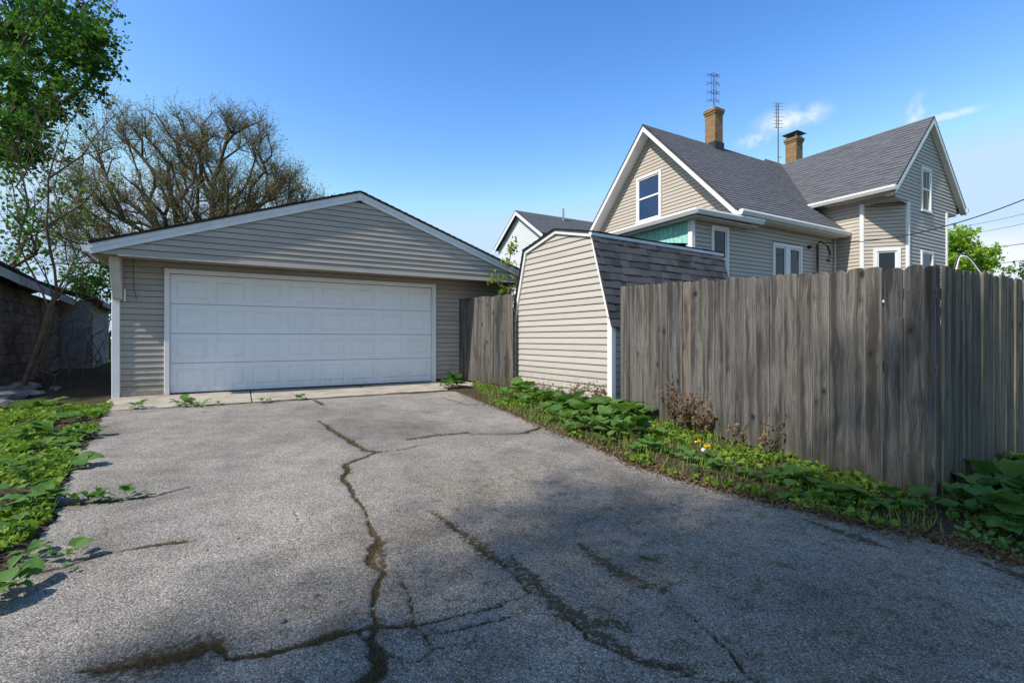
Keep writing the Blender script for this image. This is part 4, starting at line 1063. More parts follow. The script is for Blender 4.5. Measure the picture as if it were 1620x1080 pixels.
# ================================================================== FENCES
def board_mesh(w, h, style):
    """dog-eared picket with a slightly cupped, uneven face"""
    t = .019; c = w * .22; dz = c * rnd.uniform(.8, 1.2); rows = [0, .35, .75, 1.0]
    prof = []
    for k in rows: prof.append((k * (h - dz), 1.0))
    m = MB(); jag = [rnd.uniform(-.0015, .0015) for _ in range(8)]
    ch = .007
    ring = lambda z, a, b, j: [(-w / 2 + a, .006, z), (-w / 2 + a + ch, jag[j % 8], z), (0, -.002 + jag[(j + 1) % 8], z), (w / 2 - b - ch, jag[(j + 2) % 8], z), (w / 2 - b, .006, z), (w / 2 - b, t, z), (-w / 2 + a, t, z)]
    rs = [ring(z, 0, 0, i) for i, (z, _) in enumerate(prof)]
    rs += [ring(h - dz * .45, c * .35, c * .35, 2), ring(h, c, c, 3)] if style else [ring(h - .01, .006, .003, 2), ring(h, .012, .012, 3)]
    vs = [p for r in rs for p in r]; n = len(rs); fs = []; K = 7
    for i in range(n - 1):
        for j in range(K): fs.append((K * i + j, K * i + (j + 1) % K, K * i + K + (j + 1) % K, K * i + K + j))
    fs.append(tuple(range(K))[::-1]); fs.append(tuple(K * (n - 1) + j for j in range(K))); m.add(vs, fs)
    return m
def fence(name, label, p, q, htop, widths, mat, style=True, seed=1, lean=0.006, base=None):
    p, q = Vector((p[0], p[1], 0)), Vector((q[0], q[1], 0)); d = q - p; L = d.length; ang = math.atan2(d.y, d.x)
    o = thing(name, label, 'fence', (p.x, p.y, 0), ang, 'weathered wooden privacy fence')
    global rnd
    rnd = random.Random(seed); x = 0.0; cache = {}
    while x < L - .03:
        w = rnd.choice(widths); w = min(w, L - x)
        wx, wy = (p.x + math.cos(ang) * (x + w / 2), p.y + math.sin(ang) * (x + w / 2))
        zb = float(gz(wx, wy)) + rnd.uniform(-.02, .01) + .01
        zt = htop(( x + w / 2) / L) + rnd.uniform(-.009, .009)
        key = (round(w, 3), round((zt - zb) / .04))
        if key not in cache or rnd.random() < .4: cache[key] = board_mesh(w - rnd.uniform(.002, .006), zt - zb, style).mesh('board', mat)
        me = cache[key]
        link('board', me, o, (x + w / 2, rnd.uniform(-.008, .006), zb), (rnd.uniform(-.006, .006), rnd.uniform(-lean, lean), rnd.uniform(-.04, .04)))
        x += w
    for hz in (.3, 1.0, 1.6):
        z0, z1 = float(gz(p.x, p.y)) + hz, float(gz(q.x, q.y)) + hz
        MB().beam((.02, .048, z0), (L - .02, .048, z1), .036, .085).build('rail', mat, o)
    k = 0.12
    while k < L:
        wx, wy = p.x + math.cos(ang) * k, p.y + math.sin(ang) * k
        MB().box(k - .045, k + .045, .068, .158, float(gz(wx, wy)) - .1, float(gz(wx, wy)) + 1.75).build('post', mat, o); k += 2.1
    return o
FC = (3.225, 3.60); FL = (1.715, 7.50); FR = (3.225 + .868 * 7, 3.60 + .497 * 7)
fence('wooden_fence', 'long weathered grey board fence running from the shed to the near corner', FL, FC, lambda t: 2.125 - .265 * t, (.125, .132, .14, .14, .145, .15, .165), 'wood', seed=5)
fence('wooden_fence', 'mossy weathered board fence going right from the near fence corner', (FC[0] + .02, FC[1] + .03), FR, lambda t: 1.865 + .05 * t, (.13, .135, .14, .145), 'wood_green', seed=8)
fence('wooden_fence', 'short weathered board fence panel between the garage and the shed', (-1.26, 11.02), (.03, 9.86), lambda t: 2.215 + .01 * t, (.125, .13, .135, .14), 'wood', seed=3)
rnd = random.Random(21)

# ================================================================== OTHER BUILDINGS
def build_white_house():
    o = thing('white_house', 'white-sided neighbouring house with a grey roof behind the shed', 'house', (0.40, 26.0, .3), R(29.4 - 90))
    hw, EZ, RZ = 2.45, 6.25, 8.0; sl = (RZ - EZ) / 2.65
    MB().prism([(-hw, .02, -.5), (hw, .02, -.5), (hw, .02, EZ), (0, .02, RZ - .1), (-hw, .02, EZ)], (0, 9, 0)).build('wall', 'vinyl_white', o)
    siding(o, 'vinyl_white', (0, .02, 0), (1, 0, 0), (0, -1, 0), 2.5, RZ - .15, lambda z: ((-hw, hw) if z < EZ else (-max(0, (RZ - .1 - z) / sl), max(0, (RZ - .1 - z) / sl))), [(.9, 1.7, 3.5, 5.05)], single=False)
    window(o, 'white', (0, .02, 0), (1, 0, 0), (0, -1, 0), .85, 1.75, 3.45, 5.1)
    for s in (-1, 1): course_roof(o, 'roof_slope', 'roof', (s * 2.7, -.25, EZ), (s * 2.7, 9, EZ), (0, -.25, RZ), (0, 9, RZ), .05)
    rake(o, [(-2.7, EZ - .05), (0, RZ - .05), (2.7, EZ - .05)], -.25, -.22, .2)
    MB().box(0.5, 5.5, 3.9, 8.5, 0, 5.5).build('wall', 'vinyl_white', o)
    for s, ye in ((-1, 3.2), (1, 9.2)): course_roof(o, 'roof_slope', 'roof', (-4, ye, 5.9), (6, ye, 5.9), (-4, 6.2, 8.35), (6, 6.2, 8.35), .05)
    MB().tube([(.5, 2.6, 7.4), (.5, 2.6, 8.35)], .06, 8).build('vent_pipe', 'galv', o)
build_white_house()

def build_left_building():
    # long low outbuilding of concrete block along the lot line
    c0 = Vector((-9.25, 8.55, 0)); ang = math.atan2(.815, -.58)
    o = thing('block_outbuilding', 'dark old concrete-block outbuilding with a sagging shingled roof at left', 'outbuilding', (c0.x, c0.y, .30), ang)
    L = 6.2; hw = 3.2
    # local x runs along the wall away from the alley, local -y faces the garage, +y is inside
    MB().box(0.02, L, .09, hw, -.3, 2.0).build('wall', 'mortar', o)
    bw, bh = .405, .203; r = 0
    me = MB().box(-bw / 2 + .006, bw / 2 - .006, 0, .15, .006, bh - .006).mesh('concrete_block', 'block')
    hf = MB().box(-bw / 4 + .006, bw / 4 - .006, 0, .15, .006, bh - .006).mesh('concrete_block', 'block')
    z = -.12
    while z < 1.9:
        x = bw / 2 if r % 2 == 0 else bw; 
        if r % 2: link('concrete_block', hf, o, (bw / 4, rnd.uniform(-.004, .004), z))
        while x < L:
            link('concrete_block', me, o, (x, rnd.uniform(-.005, .005), z)); x += bw
        z += bh; r += 1
    # front face towards the alley
    MB().box(-.02, .018, .0, hw, -.3, 2.0).build('front_wall', 'block', o)
    course_roof(o, 'roof_slope', 'roof_garage', (-.35, -.30, 2.13), (L + .2, -.30, 2.05), (-.35, hw / 2, 3.30), (L + .2, hw / 2, 3.30), .06)
    course_roof(o, 'roof_slope', 'roof_garage', (-.35, hw + .3, 2.13), (L + .2, hw + .3, 2.05), (-.35, hw / 2, 3.30), (L + .2, hw / 2, 3.30), .06)
    MB().hexa([(-.36, -.33, 1.96), (L + .2, -.33, 1.88), (L + .2, -.30, 1.88), (-.36, -.30, 1.96), (-.36, -.33, 2.12), (L + .2, -.33, 2.04), (L + .2, -.30, 2.04), (-.36, -.30, 2.12)]).build('fascia', 'weathered_white', o)
    MB().hexa([(-.385, -.32, 1.96), (-.36, -.32, 1.96), (-.36, hw / 2, 3.10), (-.385, hw / 2, 3.10), (-.385, -.32, 2.12), (-.36, -.32, 2.12), (-.36, hw / 2, 3.27), (-.385, hw / 2, 3.27)]).build('rake_board', 'weathered_white', o)
    bevel(MB().box(3.0, 3.9, -.03, .0, 0, 1.9).build('door', 'bark_dark', o), .01)
    p = thing('white_outbuilding', 'small weathered white outbuilding beyond the block outbuilding', 'outbuilding', (-11.9, 13.4, .30), ang)
    MB().box(0, 4, 0, 3, -.3, 2.05).build('wall', 'weathered_white', p)
    for k in range(9): MB().box(-.015, .0, k * .32, k * .32 + .30, -.2, 2.0).build('wall_panel', 'weathered_white', p)
    for k in range(12): MB().box(k * .33, k * .33 + .31, -.016, -.001, -.2, 2.0).build('wall_panel', 'weathered_white', p)
    course_roof(p, 'roof_slope', 'roof_garage', (-.25, -.25, 2.05), (4.2, -.25, 2.05), (-.25, 1.5, 2.7), (4.2, 1.5, 2.7), .06)
    course_roof(p, 'roof_slope', 'roof_garage', (-.25, 3.25, 2.05), (4.2, 3.25, 2.05), (-.25, 1.5, 2.7), (4.2, 1.5, 2.7), .06)
    MB().box(-.27, 4.2, -.28, -.25, 1.9, 2.04).build('fascia', 'weathered_white', p)
build_left_building()

def build_far_garage():
    o = thing('low_outbuilding', 'low grey outbuilding with a pale roof edge behind the right fence', 'outbuilding', (15.4, 17.2, .2), R(-12))
    MB().box(0, 4.2, 0, 4, -.3, 2.75).build('wall', 'grey_wall', o)
    siding(o, 'vinyl_house', (0, 0, 0), (1, 0, 0), (0, -1, 0), 1.8, 2.75, lambda z: (0, 4.2), single=False)
    MB().hexa([(-.3, -.45, 2.7), (4.5, -.45, 2.7), (4.5, 4.3, 3.5), (-.3, 4.3, 3.5), (-.3, -.45, 2.85), (4.5, -.45, 2.85), (4.5, 4.3, 3.65), (-.3, 4.3, 3.65)]).build('roof', 'grey_roof', o)
    bevel(MB().box(-.32, 4.52, -.5, -.46, 2.68, 2.86).build('fascia', 'aluminium', o), .006)
build_far_garage()

def build_frame():
    Y = 6.6
    o = thing('tube_frame', 'bent black and white metal tube frame standing behind the right fence', 'frame', tuple(at(1528, 500, Y)))
    b = Vector(o.location); k = lambda px, py, y=Y: at(px, py, y) - b
    MB().tube([k(1480, 520), k(1508, 428), k(1514, 408), k(1518, 402.5), k(1522, 401.5)], .013, 7).build('tube', 'black_metal', o, True)
    MB().tube([k(1486, 520), k(1512, 428), k(1517, 408), k(1520, 404)], .012, 7).build('tube', 'white', o, True)
    MB().tube([k(1518, 402), k(1528, 403), k(1536, 409), k(1546, 421), k(1556, 433), k(1590, 480)], .013, 7).build('tube', 'black_metal', o, True)
    MB().tube([k(1520, 404), k(1529, 406), k(1536, 412), k(1545, 424), k(1553, 434), k(1586, 482)], .010, 7).build('tube', 'white', o, True)
build_frame()

#@@VEG@@
# ================================================================== TREES
def edge_tubes(A, B, ra, rb, n=5):
    """arrays of tapered tubes from A to B"""
    A, B = np.asarray(A, float), np.asarray(B, float); d = B - A; L = np.linalg.norm(d, axis=1, keepdims=True) + 1e-9; d = d / L
    ref = np.where(np.abs(d[:, 2:3]) > .9, [[1., 0, 0]], [[0, 0, 1.]]); s = np.cross(d, ref); s /= np.linalg.norm(s, axis=1, keepdims=True); u = np.cross(s, d)
    a = np.arange(n) * 2 * math.pi / n; c, sn = np.cos(a)[None, :, None], np.sin(a)[None, :, None]
    off = s[:, None, :] * c + u[:, None, :] * sn
    ex = d * np.asarray(rb)[:, None] * .3
    v = np.concatenate([A[:, None, :] + off * np.asarray(ra)[:, None, None], (B + ex)[:, None, :] + off * np.asarray(rb)[:, None, None]], 1).reshape(-1, 3)
    k = (np.arange(len(A)) * 2 * n)[:, None]; j = np.arange(n)[None, :]; j2 = (np.arange(n)[None, :] + 1) % n
    q = np.stack([k + j, k + j2, k + n + j2, k + n + j], -1).reshape(-1, 4)
    return v, q
def grow(trunk, targets, wpath=0.5, seg=0.45, jit=0.06, curve=0.15, r=None):
    """joins every target to the nearest suitable point of the tree so far"""
    r = r or np.random.default_rng(3)
    P = [np.array(t, float) for t in trunk]; par = [-1] + list(range(len(P) - 1)); pl = [0.0]
    for i in range(1, len(P)): pl.append(pl[-1] + np.linalg.norm(P[i] - P[i - 1]))
    root = len(P) - 1; f = P[-1]
    order = np.argsort(np.linalg.norm(np.asarray(targets) - f, axis=1)); tips = []
    first = max(0, len(P) - max(2, len(P) // 2))
    for ti in order:
        t = np.asarray(targets[ti], float); N = np.array(P[first:]); pa = np.array(pl[first:])
        c = np.linalg.norm(N - t, axis=1) + wpath * pa
        i = int(np.argmin(c)) + first; p = P[i]; D = np.linalg.norm(t - p); k = max(1, int(D / seg)); last = i
        side = r.normal(size=3); mid = (p + t) / 2 + side / np.linalg.norm(side) * D * curve * r.random() + np.array([0, 0, D * curve * .6])
        for j in range(1, k + 1):
            s = j / k; q = (1 - s) ** 2 * p + 2 * s * (1 - s) * mid + s * s * t + (r.normal(size=3) * jit * seg if j < k else 0)
            P.append(q); par.append(last); pl.append(pl[last] + np.linalg.norm(q - P[last])); last = len(P) - 1
        tips.append(last)
    return np.array(P), np.array(par), tips
def radii(P, par, tips, rt, rmax, power=0.5):
    cnt = np.zeros(len(P))
    for t in tips: cnt[t] += 1
    for i in range(len(P) - 1, 0, -1): cnt[par[i]] += cnt[i]
    return np.minimum(rt * np.maximum(cnt, 1) ** power, rmax)
def tree(name, label, group, trunk, targets, bark, leaf, rt=.012, rmax=.3, wpath=.5, seg=.45, twigs=8, tlen=.6, sub=3, leaves=6, lsize=.1, lspread=.12, seed=1, up=.2, curve=.15, out=None, twr=.006, cat='tree', jit=.06, odw=.9):
    r = np.random.default_rng(seed); base = np.array(trunk[0], float)
    P, par, tips = grow(trunk, targets, wpath, seg, jit, curve, r); rad = radii(P, par, tips, rt, rmax)
    rad[0] *= 1.25
    o = thing(name, label, cat, tuple(base), 0, group)
    ch = np.arange(1, len(P)); big = rad[ch] > .03
    vs, qs, k = [], [], 0
    for m, n in ((big, 8), (~big, 4)):
        c = ch[m]
        if len(c):
            v, q = edge_tubes(P[par[c]] - base, P[c] - base, np.minimum(rad[par[c]], rad[c] * 1.35), rad[c], n); vs.append(v); qs.append(q + k); k += len(v)
    # twigs round each tip
    T = P[tips]; n = len(T) * twigs
    cen = T.mean(0) if out is None else np.array(out)
    src = np.repeat(np.array(tips), twigs); back = par[src]
    mixf = r.random(n)[:, None]; S = P[src] * mixf + P[back] * (1 - mixf)
    od = S - cen; od /= np.linalg.norm(od, axis=1, keepdims=True) + 1e-6
    D = r.normal(size=(n, 3)) * .75 + od * odw + np.array([0, 0, up]); D /= np.linalg.norm(D, axis=1, keepdims=True)
    L = tlen * (.5 + r.random(n))[:, None]; E1 = S + D * L
    v, q = edge_tubes(S - base, E1 - base, np.full(n, twr), np.full(n, twr * .5), 3); vs.append(v); qs.append(q + k); k += len(v)
    pts = [S + D * L * f for f in (.35, .6, .8, 1.0)] if leaves else []
    if sub:
        s2 = np.repeat(np.arange(n), sub); f = (.25 + .75 * r.random(len(s2)))[:, None]
        A2 = S[s2] + D[s2] * L[s2] * f; D2 = D[s2] * .7 + r.normal(size=(len(s2), 3)) * .6 + np.array([0, 0, up * .5]); D2 /= np.linalg.norm(D2, axis=1, keepdims=True)
        L2 = L[s2] * (.3 + .4 * r.random(len(s2)))[:, None]; E2 = A2 + D2 * L2
        v, q = edge_tubes(A2 - base, E2 - base, np.full(len(s2), twr * .6), np.full(len(s2), twr * .35), 3); vs.append(v); qs.append(q + k); k += len(v)
        pts += [A2 + D2 * L2 * f_ for f_ in (.5, 1.0)]
    me = np_mesh('trunk', np.concatenate(vs), np.concatenate(qs), bark); me.polygons.foreach_set('use_smooth', np.ones(len(me.polygons), bool))
    link('trunk', me, o)
    if leaves:
        pts = np.concatenate(pts); c = np.repeat(pts, leaves, 0)
        if leaves < 1: c = pts[r.random(len(pts)) < leaves]
        c = c + r.normal(size=c.shape) * lspread - base
        link('crown', leaf_cloud('crown', c, lsize, leaf, up=.35, aspect=.75), o)
    return o
def ellipsoid(c, rr, n, seed, shell=.45, zmin=-1):
    r = np.random.default_rng(seed); out = []
    while len(out) < n:
        v = r.normal(size=3); v /= np.linalg.norm(v); v *= (shell + (1 - shell) * r.random()) 
        if v[2] < zmin: continue
        out.append(np.array(c) + v * np.array(rr))
    return out
def apx(lst, y0, y1, seed):
    r = random.Random(seed); return [np.array(at(px + r.uniform(-8, 8), py + r.uniform(-8, 8), r.uniform(y0, y1))) for (px, py) in lst]
# broad spreading tree in bud behind the garage
bt = [(-14.4, 22.2, .2), (-14.45, 22.2, 1.8), (-14.4, 22.15, 3.0), (-14.4, 22.1, 3.9)]
tg = ellipsoid((-16.6, 22, 5.6), (3.6, 3.6, 6.4), 290, 5, .78, -.1) + ellipsoid((-12.9, 22, 5.2), (3.1, 3.4, 6.9), 290, 6, .78, -.1) + ellipsoid((-10.5, 21.5, 4.6), (2.6, 2.6, 4.4), 150, 7, .78, -.05) + ellipsoid((-18.6, 22.5, 4.2), (2.4, 2.6, 4.2), 110, 8, .78, -.05)
tree('spreading_tree', 'broad bare spreading tree in early bud behind the garage', None, bt, tg, 'bark_dark', 'leaf_bud', rt=.019, rmax=.42, wpath=.62, seg=.5, odw=.5, twigs=9, tlen=.60, sub=4, leaves=.75, lsize=.055, lspread=.03, seed=4, up=.65, curve=.08, twr=.008, out=(-14.4, 22, 4))
# leafy tree hanging in from the left
mt = [(-14.6, 9.6, .3), (-14.4, 9.6, 2.5), (-13.9, 9.6, 4.6), (-13.2, 9.6, 6.0)]
ml = [(60, 20), (120, 25), (168, 12), (188, 45), (158, 88), (178, 118), (128, 128), (90, 108), (40, 90), (100, 165), (60, 160), (135, 150), (22, 200), (66, 214), (15, 150), (108, 60), (10, 40), (150, 40), (85, 40), (30, 10), (120, 95), (50, 60), (10, 100), (40, 130), (80, 140), (100, 10), (140, 5), (70, 80), (30, 170), (50, 185), (5, 190), (120, 70), (160, 65), (0, 240), (40, 240)]
ml = [(a_ * .86, b_) for (a_, b_) in ml]
mtg = apx(ml, 8.6, 11.2, 3) + apx(ml[::2], 9.0, 11.5, 4) + ellipsoid((-13.2, 10.2, 9.0), (3.6, 3.0, 3.0), 46, 12, .4, -.3) + ellipsoid((-12.4, 6.1, 7.2), (2.4, 2.4, 2.0), 46, 13, .2, -.8) + ellipsoid((-12.8, 5.1, 7.0), (2.0, 1.3, 1.3), 30, 14, .2, -.8)
tree('maple_tree', 'dark green leafy maple reaching in from the top left corner', None, mt, mtg, 'bark', 'leaf_maple', rt=.014, rmax=.24, wpath=.45, twigs=8, tlen=.40, sub=3, leaves=3, lsize=.085, lspread=.05, seed=8, up=-.35, out=(-13, 10, 7.5))
# thinner green tree behind the left outbuilding
gt = [(-16.5, 15.0, .3), (-16.3, 15, 2.2), (-16.1, 15, 3.4)]
gl_ = [(10, 265), (50, 280), (90, 300), (30, 320), (70, 335), (110, 290), (15, 360), (55, 370), (95, 365), (20, 300), (120, 330), (5, 330), (35, 395), (90, 250), (60, 250), (20, 240), (130, 300), (80, 390)]
tree('slender_tree', 'thin light green tree showing between bare stems above the left outbuilding', None, gt, apx(gl_, 14, 16.5, 5) + ellipsoid((-17, 15, 5.5), (2.2, 2, 2.0), 14, 3), 'bark', 'leaf_maple', rt=.014, rmax=.16, wpath=.5, twigs=6, tlen=.75, sub=3, leaves=1, lsize=.13, lspread=.08, seed=18, up=0.1)
# young bush tree in the gap left of the garage
tree('young_tree', 'small fresh green tree in the gap between garage and white outbuilding', None, [(-15.8, 18.5, .3), (-15.8, 18.5, 1.4)], ellipsoid((-15.9, 18.5, 3.0), (1.6, 1.4, 1.7), 34, 31, .3), 'bark', 'leaf_bush', rt=.012, rmax=.1, wpath=.4, twigs=6, tlen=.55, sub=2, leaves=3, lsize=.11, lspread=.08, seed=19)
# bright tree beyond the house on the right
tree('leafy_tree', 'bright green leafy tree beyond the right end of the house', None, [(23.6, 24.5, .2), (23.6, 24.5, 2.0), (23.5, 24.5, 3.0)], ellipsoid((23.0, 24.5, 5.55), (1.75, 1.6, 1.25), 60, 41, .35, -.9), 'bark', 'leaf_bright', rt=.016, rmax=.2, wpath=.4, twigs=7, tlen=.42, sub=3, leaves=3, lsize=.14, lspread=.08, seed=25, up=.1)
tree('low_shrub', 'small green shrub top peeking over the far right fence', None, [(21.3, 20.2, .2), (21.3, 20.2, 1.6)], ellipsoid((21.1, 20.0, 3.2), (.8, .8, .85), 14, 42, .3), 'bark', 'leaf_bush', rt=.01, rmax=.07, twigs=6, tlen=.4, sub=2, leaves=2, lsize=.12, lspread=.06, seed=26, cat='shrub')
# shade tree behind the viewer: its shadow lies over the foreground
st = [(-7.4, -6.2, -.1), (-7.4, -6.2, 3.0), (-7.3, -6.0, 6.0), (-7.1, -5.7, 8.8)]
stg = ellipsoid(SHADE_C, SHADE_R, 88, 51, .15, -.8) + ellipsoid(SHADE_C2, SHADE_R2, 46, 52, .15, -.8) + ellipsoid((-8.8, -5.5, 12.5), (1.5, 1.3, 1.6), 34, 53, .15, -.8)
tree('shade_tree', 'tall leafy tree standing beside the alley behind the viewer', None, st, stg, 'bark', 'leaf_maple', rt=.02, rmax=.36, wpath=.4, twigs=8, tlen=.9, sub=3, leaves=2, lsize=.15, lspread=.14, seed=33)
for i, (x, y, sc) in enumerate(((-15, -13, 1.0), (-5.5, -15.5, 1.0), (9, -15, 1.0))):  # unseen trees, added to cut the sky light on the garage door
    lb = 'unseen leafy tree added across the alley to block sky light, ' + ('leftmost of the three', 'middle one of the three', 'rightmost of the three')[i]
    if i == 0:
        sky_blocking_tree = tree('sky_blocking_tree', lb, 'unseen trees added across the alley', [(x, y, -.2), (x, y, 2.0), (x + .1, y, 3.2)], [np.array(v) + (x, y, 0) for v in ellipsoid((0, 0, 5.2), (3.8, 2.6, 3.6), 60, 61, .3, -.9)], 'bark', 'leaf_maple', rt=.03, rmax=.3, twigs=6, tlen=1.0, sub=2, leaves=2, lsize=.34, lspread=.2, seed=44)
    else:
        o = link('sky_blocking_tree', None, None, (x, y, -.2), (0, 0, i * 1.1), (sc, sc, sc)); tag(o, lb, 'tree', 'unseen trees added across the alley')
        for ch in sky_blocking_tree.children:
            c = ch.copy(); COL.objects.link(c); c.parent = o
# bare multi-stem scrub in front of the outbuilding
def sc_pts(l, y0, y1, seed): return apx(l, y0, y1, seed)
s1 = [at(38, 608, 8.35), at(52, 570, 8.3), at(66, 530, 8.3), at(78, 490, 8.3), at(90, 462, 8.3)]
s1t = [(182, 185), (168, 240), (150, 300), (128, 330), (105, 210), (92, 250), (96, 330), (80, 300), (62, 240), (70, 360), (135, 250), (160, 205), (118, 180), (45, 330), (30, 290), (140, 380), (150, 420), (55, 190), (10, 350), (170, 300), (20, 230)]
tree('bare_sapling', 'leaning bare multi-stemmed scrub tree before the block outbuilding', None, s1, apx(s1t, 7.9, 9.0, 9), 'bark', 'leaf_vine', rt=.008, rmax=.0422, wpath=.75, seg=.35, twigs=6, tlen=.55, sub=2, leaves=.12, lsize=.05, lspread=.02, seed=14, up=.9, curve=.08, twr=.005, out=tuple(at(90, 480, 8.3)), jit=.04)
s2 = [at(52, 600, 8.9), at(66, 560, 8.9), at(80, 520, 8.9), at(84, 480, 8.9)]
s2t = [(70, 420), (115, 440), (60, 330), (40, 400), (128, 500), (30, 450), (100, 380), (140, 470)]
tree('bare_sapling', 'thinner bare sapling just right of the leaning scrub trunk', None, s2, apx(s2t, 8.7, 9.4, 11), 'bark', 'leaf_vine', rt=.009, rmax=.05, wpath=.55, seg=.3, twigs=6, tlen=.4, sub=2, leaves=.1, lsize=.05, lspread=.02, seed=15, up=.5, curve=.12, twr=.004, out=tuple(at(84, 520, 8.9)))
# light vine stems between garage fence and shed
s3 = [at(818, 600, 10.6), at(818, 520, 10.6), at(815, 470, 10.6)]
s3t = [(808, 400), (818, 408), (812, 425), (822, 440), (795, 452), (798, 430), (816, 455), (806, 440), (820, 470), (826, 420), (792, 440), (812, 385)]
tree('vine_sapling', 'yellow-green leafy sapling squeezed between short fence panel and shed', None, s3, apx(s3t, 10.3, 10.7, 12), 'bark_grey', 'leaf_vine', rt=.006, rmax=.02, wpath=.5, seg=.25, twigs=5, tlen=.18, sub=1, leaves=2, lsize=.055, lspread=.03, seed=16, up=.4, twr=.003, cat='sapling')
# dead vines and brush against the outbuilding
for i, (bx, by, tl) in enumerate((((6, 615), 8.9, [(10, 480), (20, 520), (4, 440), (30, 470)]), ((25, 612), 9.2, [(30, 470), (45, 500), (20, 540), (50, 450)]), ((110, 605), 10.2, [(105, 500), (120, 520), (128, 480), (98, 540)]), ((85, 612), 8.7, [(110, 560), (70, 565), (120, 590), (60, 580), (130, 570)]), ((150, 600), 11.0, [(140, 520), (160, 530), (150, 480), (165, 560)]), ((130, 606), 9.6, [(120, 520), (140, 540), (150, 500), (128, 470), (160, 520), (110, 560)]), ((70, 610), 9.6, [(75, 500), (60, 480), (88, 520), (95, 560), (50, 540)]), ((165, 604), 10.4, [(168, 540), (150, 560), (172, 500), (140, 580)]))):
    b0 = at(bx[0], bx[1], by); b0.z = float(gz(b0.x, b0.y)) + .02
    tree('dead_brush', ('bare vine on the block wall nearest the left edge', 'bare vine beside the leaning scrub trunk on the block wall', 'dry brush before the dark outbuilding door', 'low tangle of dry twigs at the foot of the scrub trunk', 'thin dry stems in front of the white outbuilding', 'dry brush in the dark gap left of the garage post', 'dry vine behind the two scrub trunks', 'low dry stems close to the white garage corner post')[i], None, [b0, b0 + Vector((.03, 0, .25))], apx(tl, by - .15, by + .15, 60 + i), 'bark', 'leaf_vine', rt=.006, rmax=.018, wpath=.4, seg=.2, twigs=6, tlen=.35, sub=2, leaves=0, seed=70 + i, up=.1, twr=.0035, curve=.25, cat='brush')

# ================================================================== WEEDS
def weed_leaf(kind, seed):
    """one broad leaf on its stalk; root at the origin, growing along +x"""
    r = random.Random(seed); n = 7; vs, fs = [], []
    stalk = r.uniform(.35, .6) if kind == 'broad' else r.uniform(.15, .35); w0 = r.uniform(.34, .42) if kind == 'broad' else r.uniform(.17, .24)
    rise = r.uniform(.25, .5); droop = r.uniform(.25, .55); ruff = r.uniform(.03, .07)
    S = [Vector((stalk * t, 0, stalk * (rise * t + .35 * t * t))) for t in (0, .5, 1)]
    for p in S: vs += [p + Vector((0, -.012, .004)), p + Vector((0, .012, .004)), p + Vector((0, 0, -.01))]
    for i in range(2):
        for j in range(3): fs.append((3 * i + j, 3 * i + (j + 1) % 3, 3 * i + 3 + (j + 1) % 3, 3 * i + 3 + j))
    k = len(vs); e = S[-1]; sl = rise + .5
    for i in range(n):
        t = i / (n - 1)
        if kind == 'broad': w = w0 * (math.sin(math.pi * min(1, (t * .86 + .14)) ** .72) ** .75) * (1.0 if t < .97 else .25)
        else: w = w0 * math.sin(math.pi * (t * .93 + .05)) ** .8
        w *= 1 + (.10 if i % 2 else -.10) + r.uniform(-.10, .10); x = e.x + t * .75 - (.10 if i == 0 else 0); z = e.z + sl * t * .45 - droop * t * t * .9
        zz = [r.uniform(-ruff, ruff) for _ in range(4)]
        vs += [Vector((x - (.06 if i == 0 else 0), -w, z + .22 * w + zz[0])), Vector((x, -w * .5, z + .16 * w + zz[1] * .5)), Vector((x, 0, z)), Vector((x, w * .5, z + .16 * w + zz[2] * .5)), Vector((x - (.06 if i == 0 else 0), w, z + .22 * w + zz[3]))]
    for i in range(n - 1):
        for j in range(4): a = k + 5 * i + j; fs.append((a, a + 1, a + 6, a + 5))
    m = MB(); m.add(vs, fs); me = m.mesh('leaf', 'burdock'); me.polygons.foreach_set('use_smooth', [True] * len(me.polygons)); return me
LEAF_B = [weed_leaf('broad', s) for s in range(7)]; LEAF_S = [weed_leaf('slim', 20 + s) for s in range(5)]
wr = random.Random(77)
def weed(x, y, size, n, label, group, slim=0.3, spread=1.0, upright=0.3):
    o = thing('broadleaf_weed', label, 'weed', (x, y, float(gz(x, y)) + .012), wr.uniform(0, 6.28), group)
    a0 = wr.uniform(0, 6.28)
    for i in range(n):
        me = wr.choice(LEAF_S if wr.random() < slim else LEAF_B); s = size * .68 * wr.uniform(.6, 1.15)
        link('leaf', me, o, (wr.uniform(-.03, .03) * spread, wr.uniform(-.03, .03) * spread, wr.uniform(0, .01)), (wr.uniform(-.3, .3), -wr.uniform(-.25, upright), a0 + i * 2.4 + wr.uniform(-.4, .4)), (s, s, s))
    return o
LBL = {'verge': ('broad-leaved green weed on the left verge of the driveway', 'weeds on the left verge'),
       'bed': ('broad-leaved green weed in the bed below the shed wall', 'weeds below the shed'),
       'fence': ('low green weed along the foot of the long fence', 'weeds along the long fence'),
       'corner': ('large-leaved weed growing at the near fence corner', 'weeds at the fence corner'),
       'apron': ('green weed rooted in the joint before the concrete apron', 'weeds at the apron joint'),
       'crack': ('green weed sprouting from the cracked left edge of the asphalt', 'weeds in the left crack'),
       'panel': ('bushy weed at the foot of the short fence panel beside the garage', 'weeds at the short fence panel')}
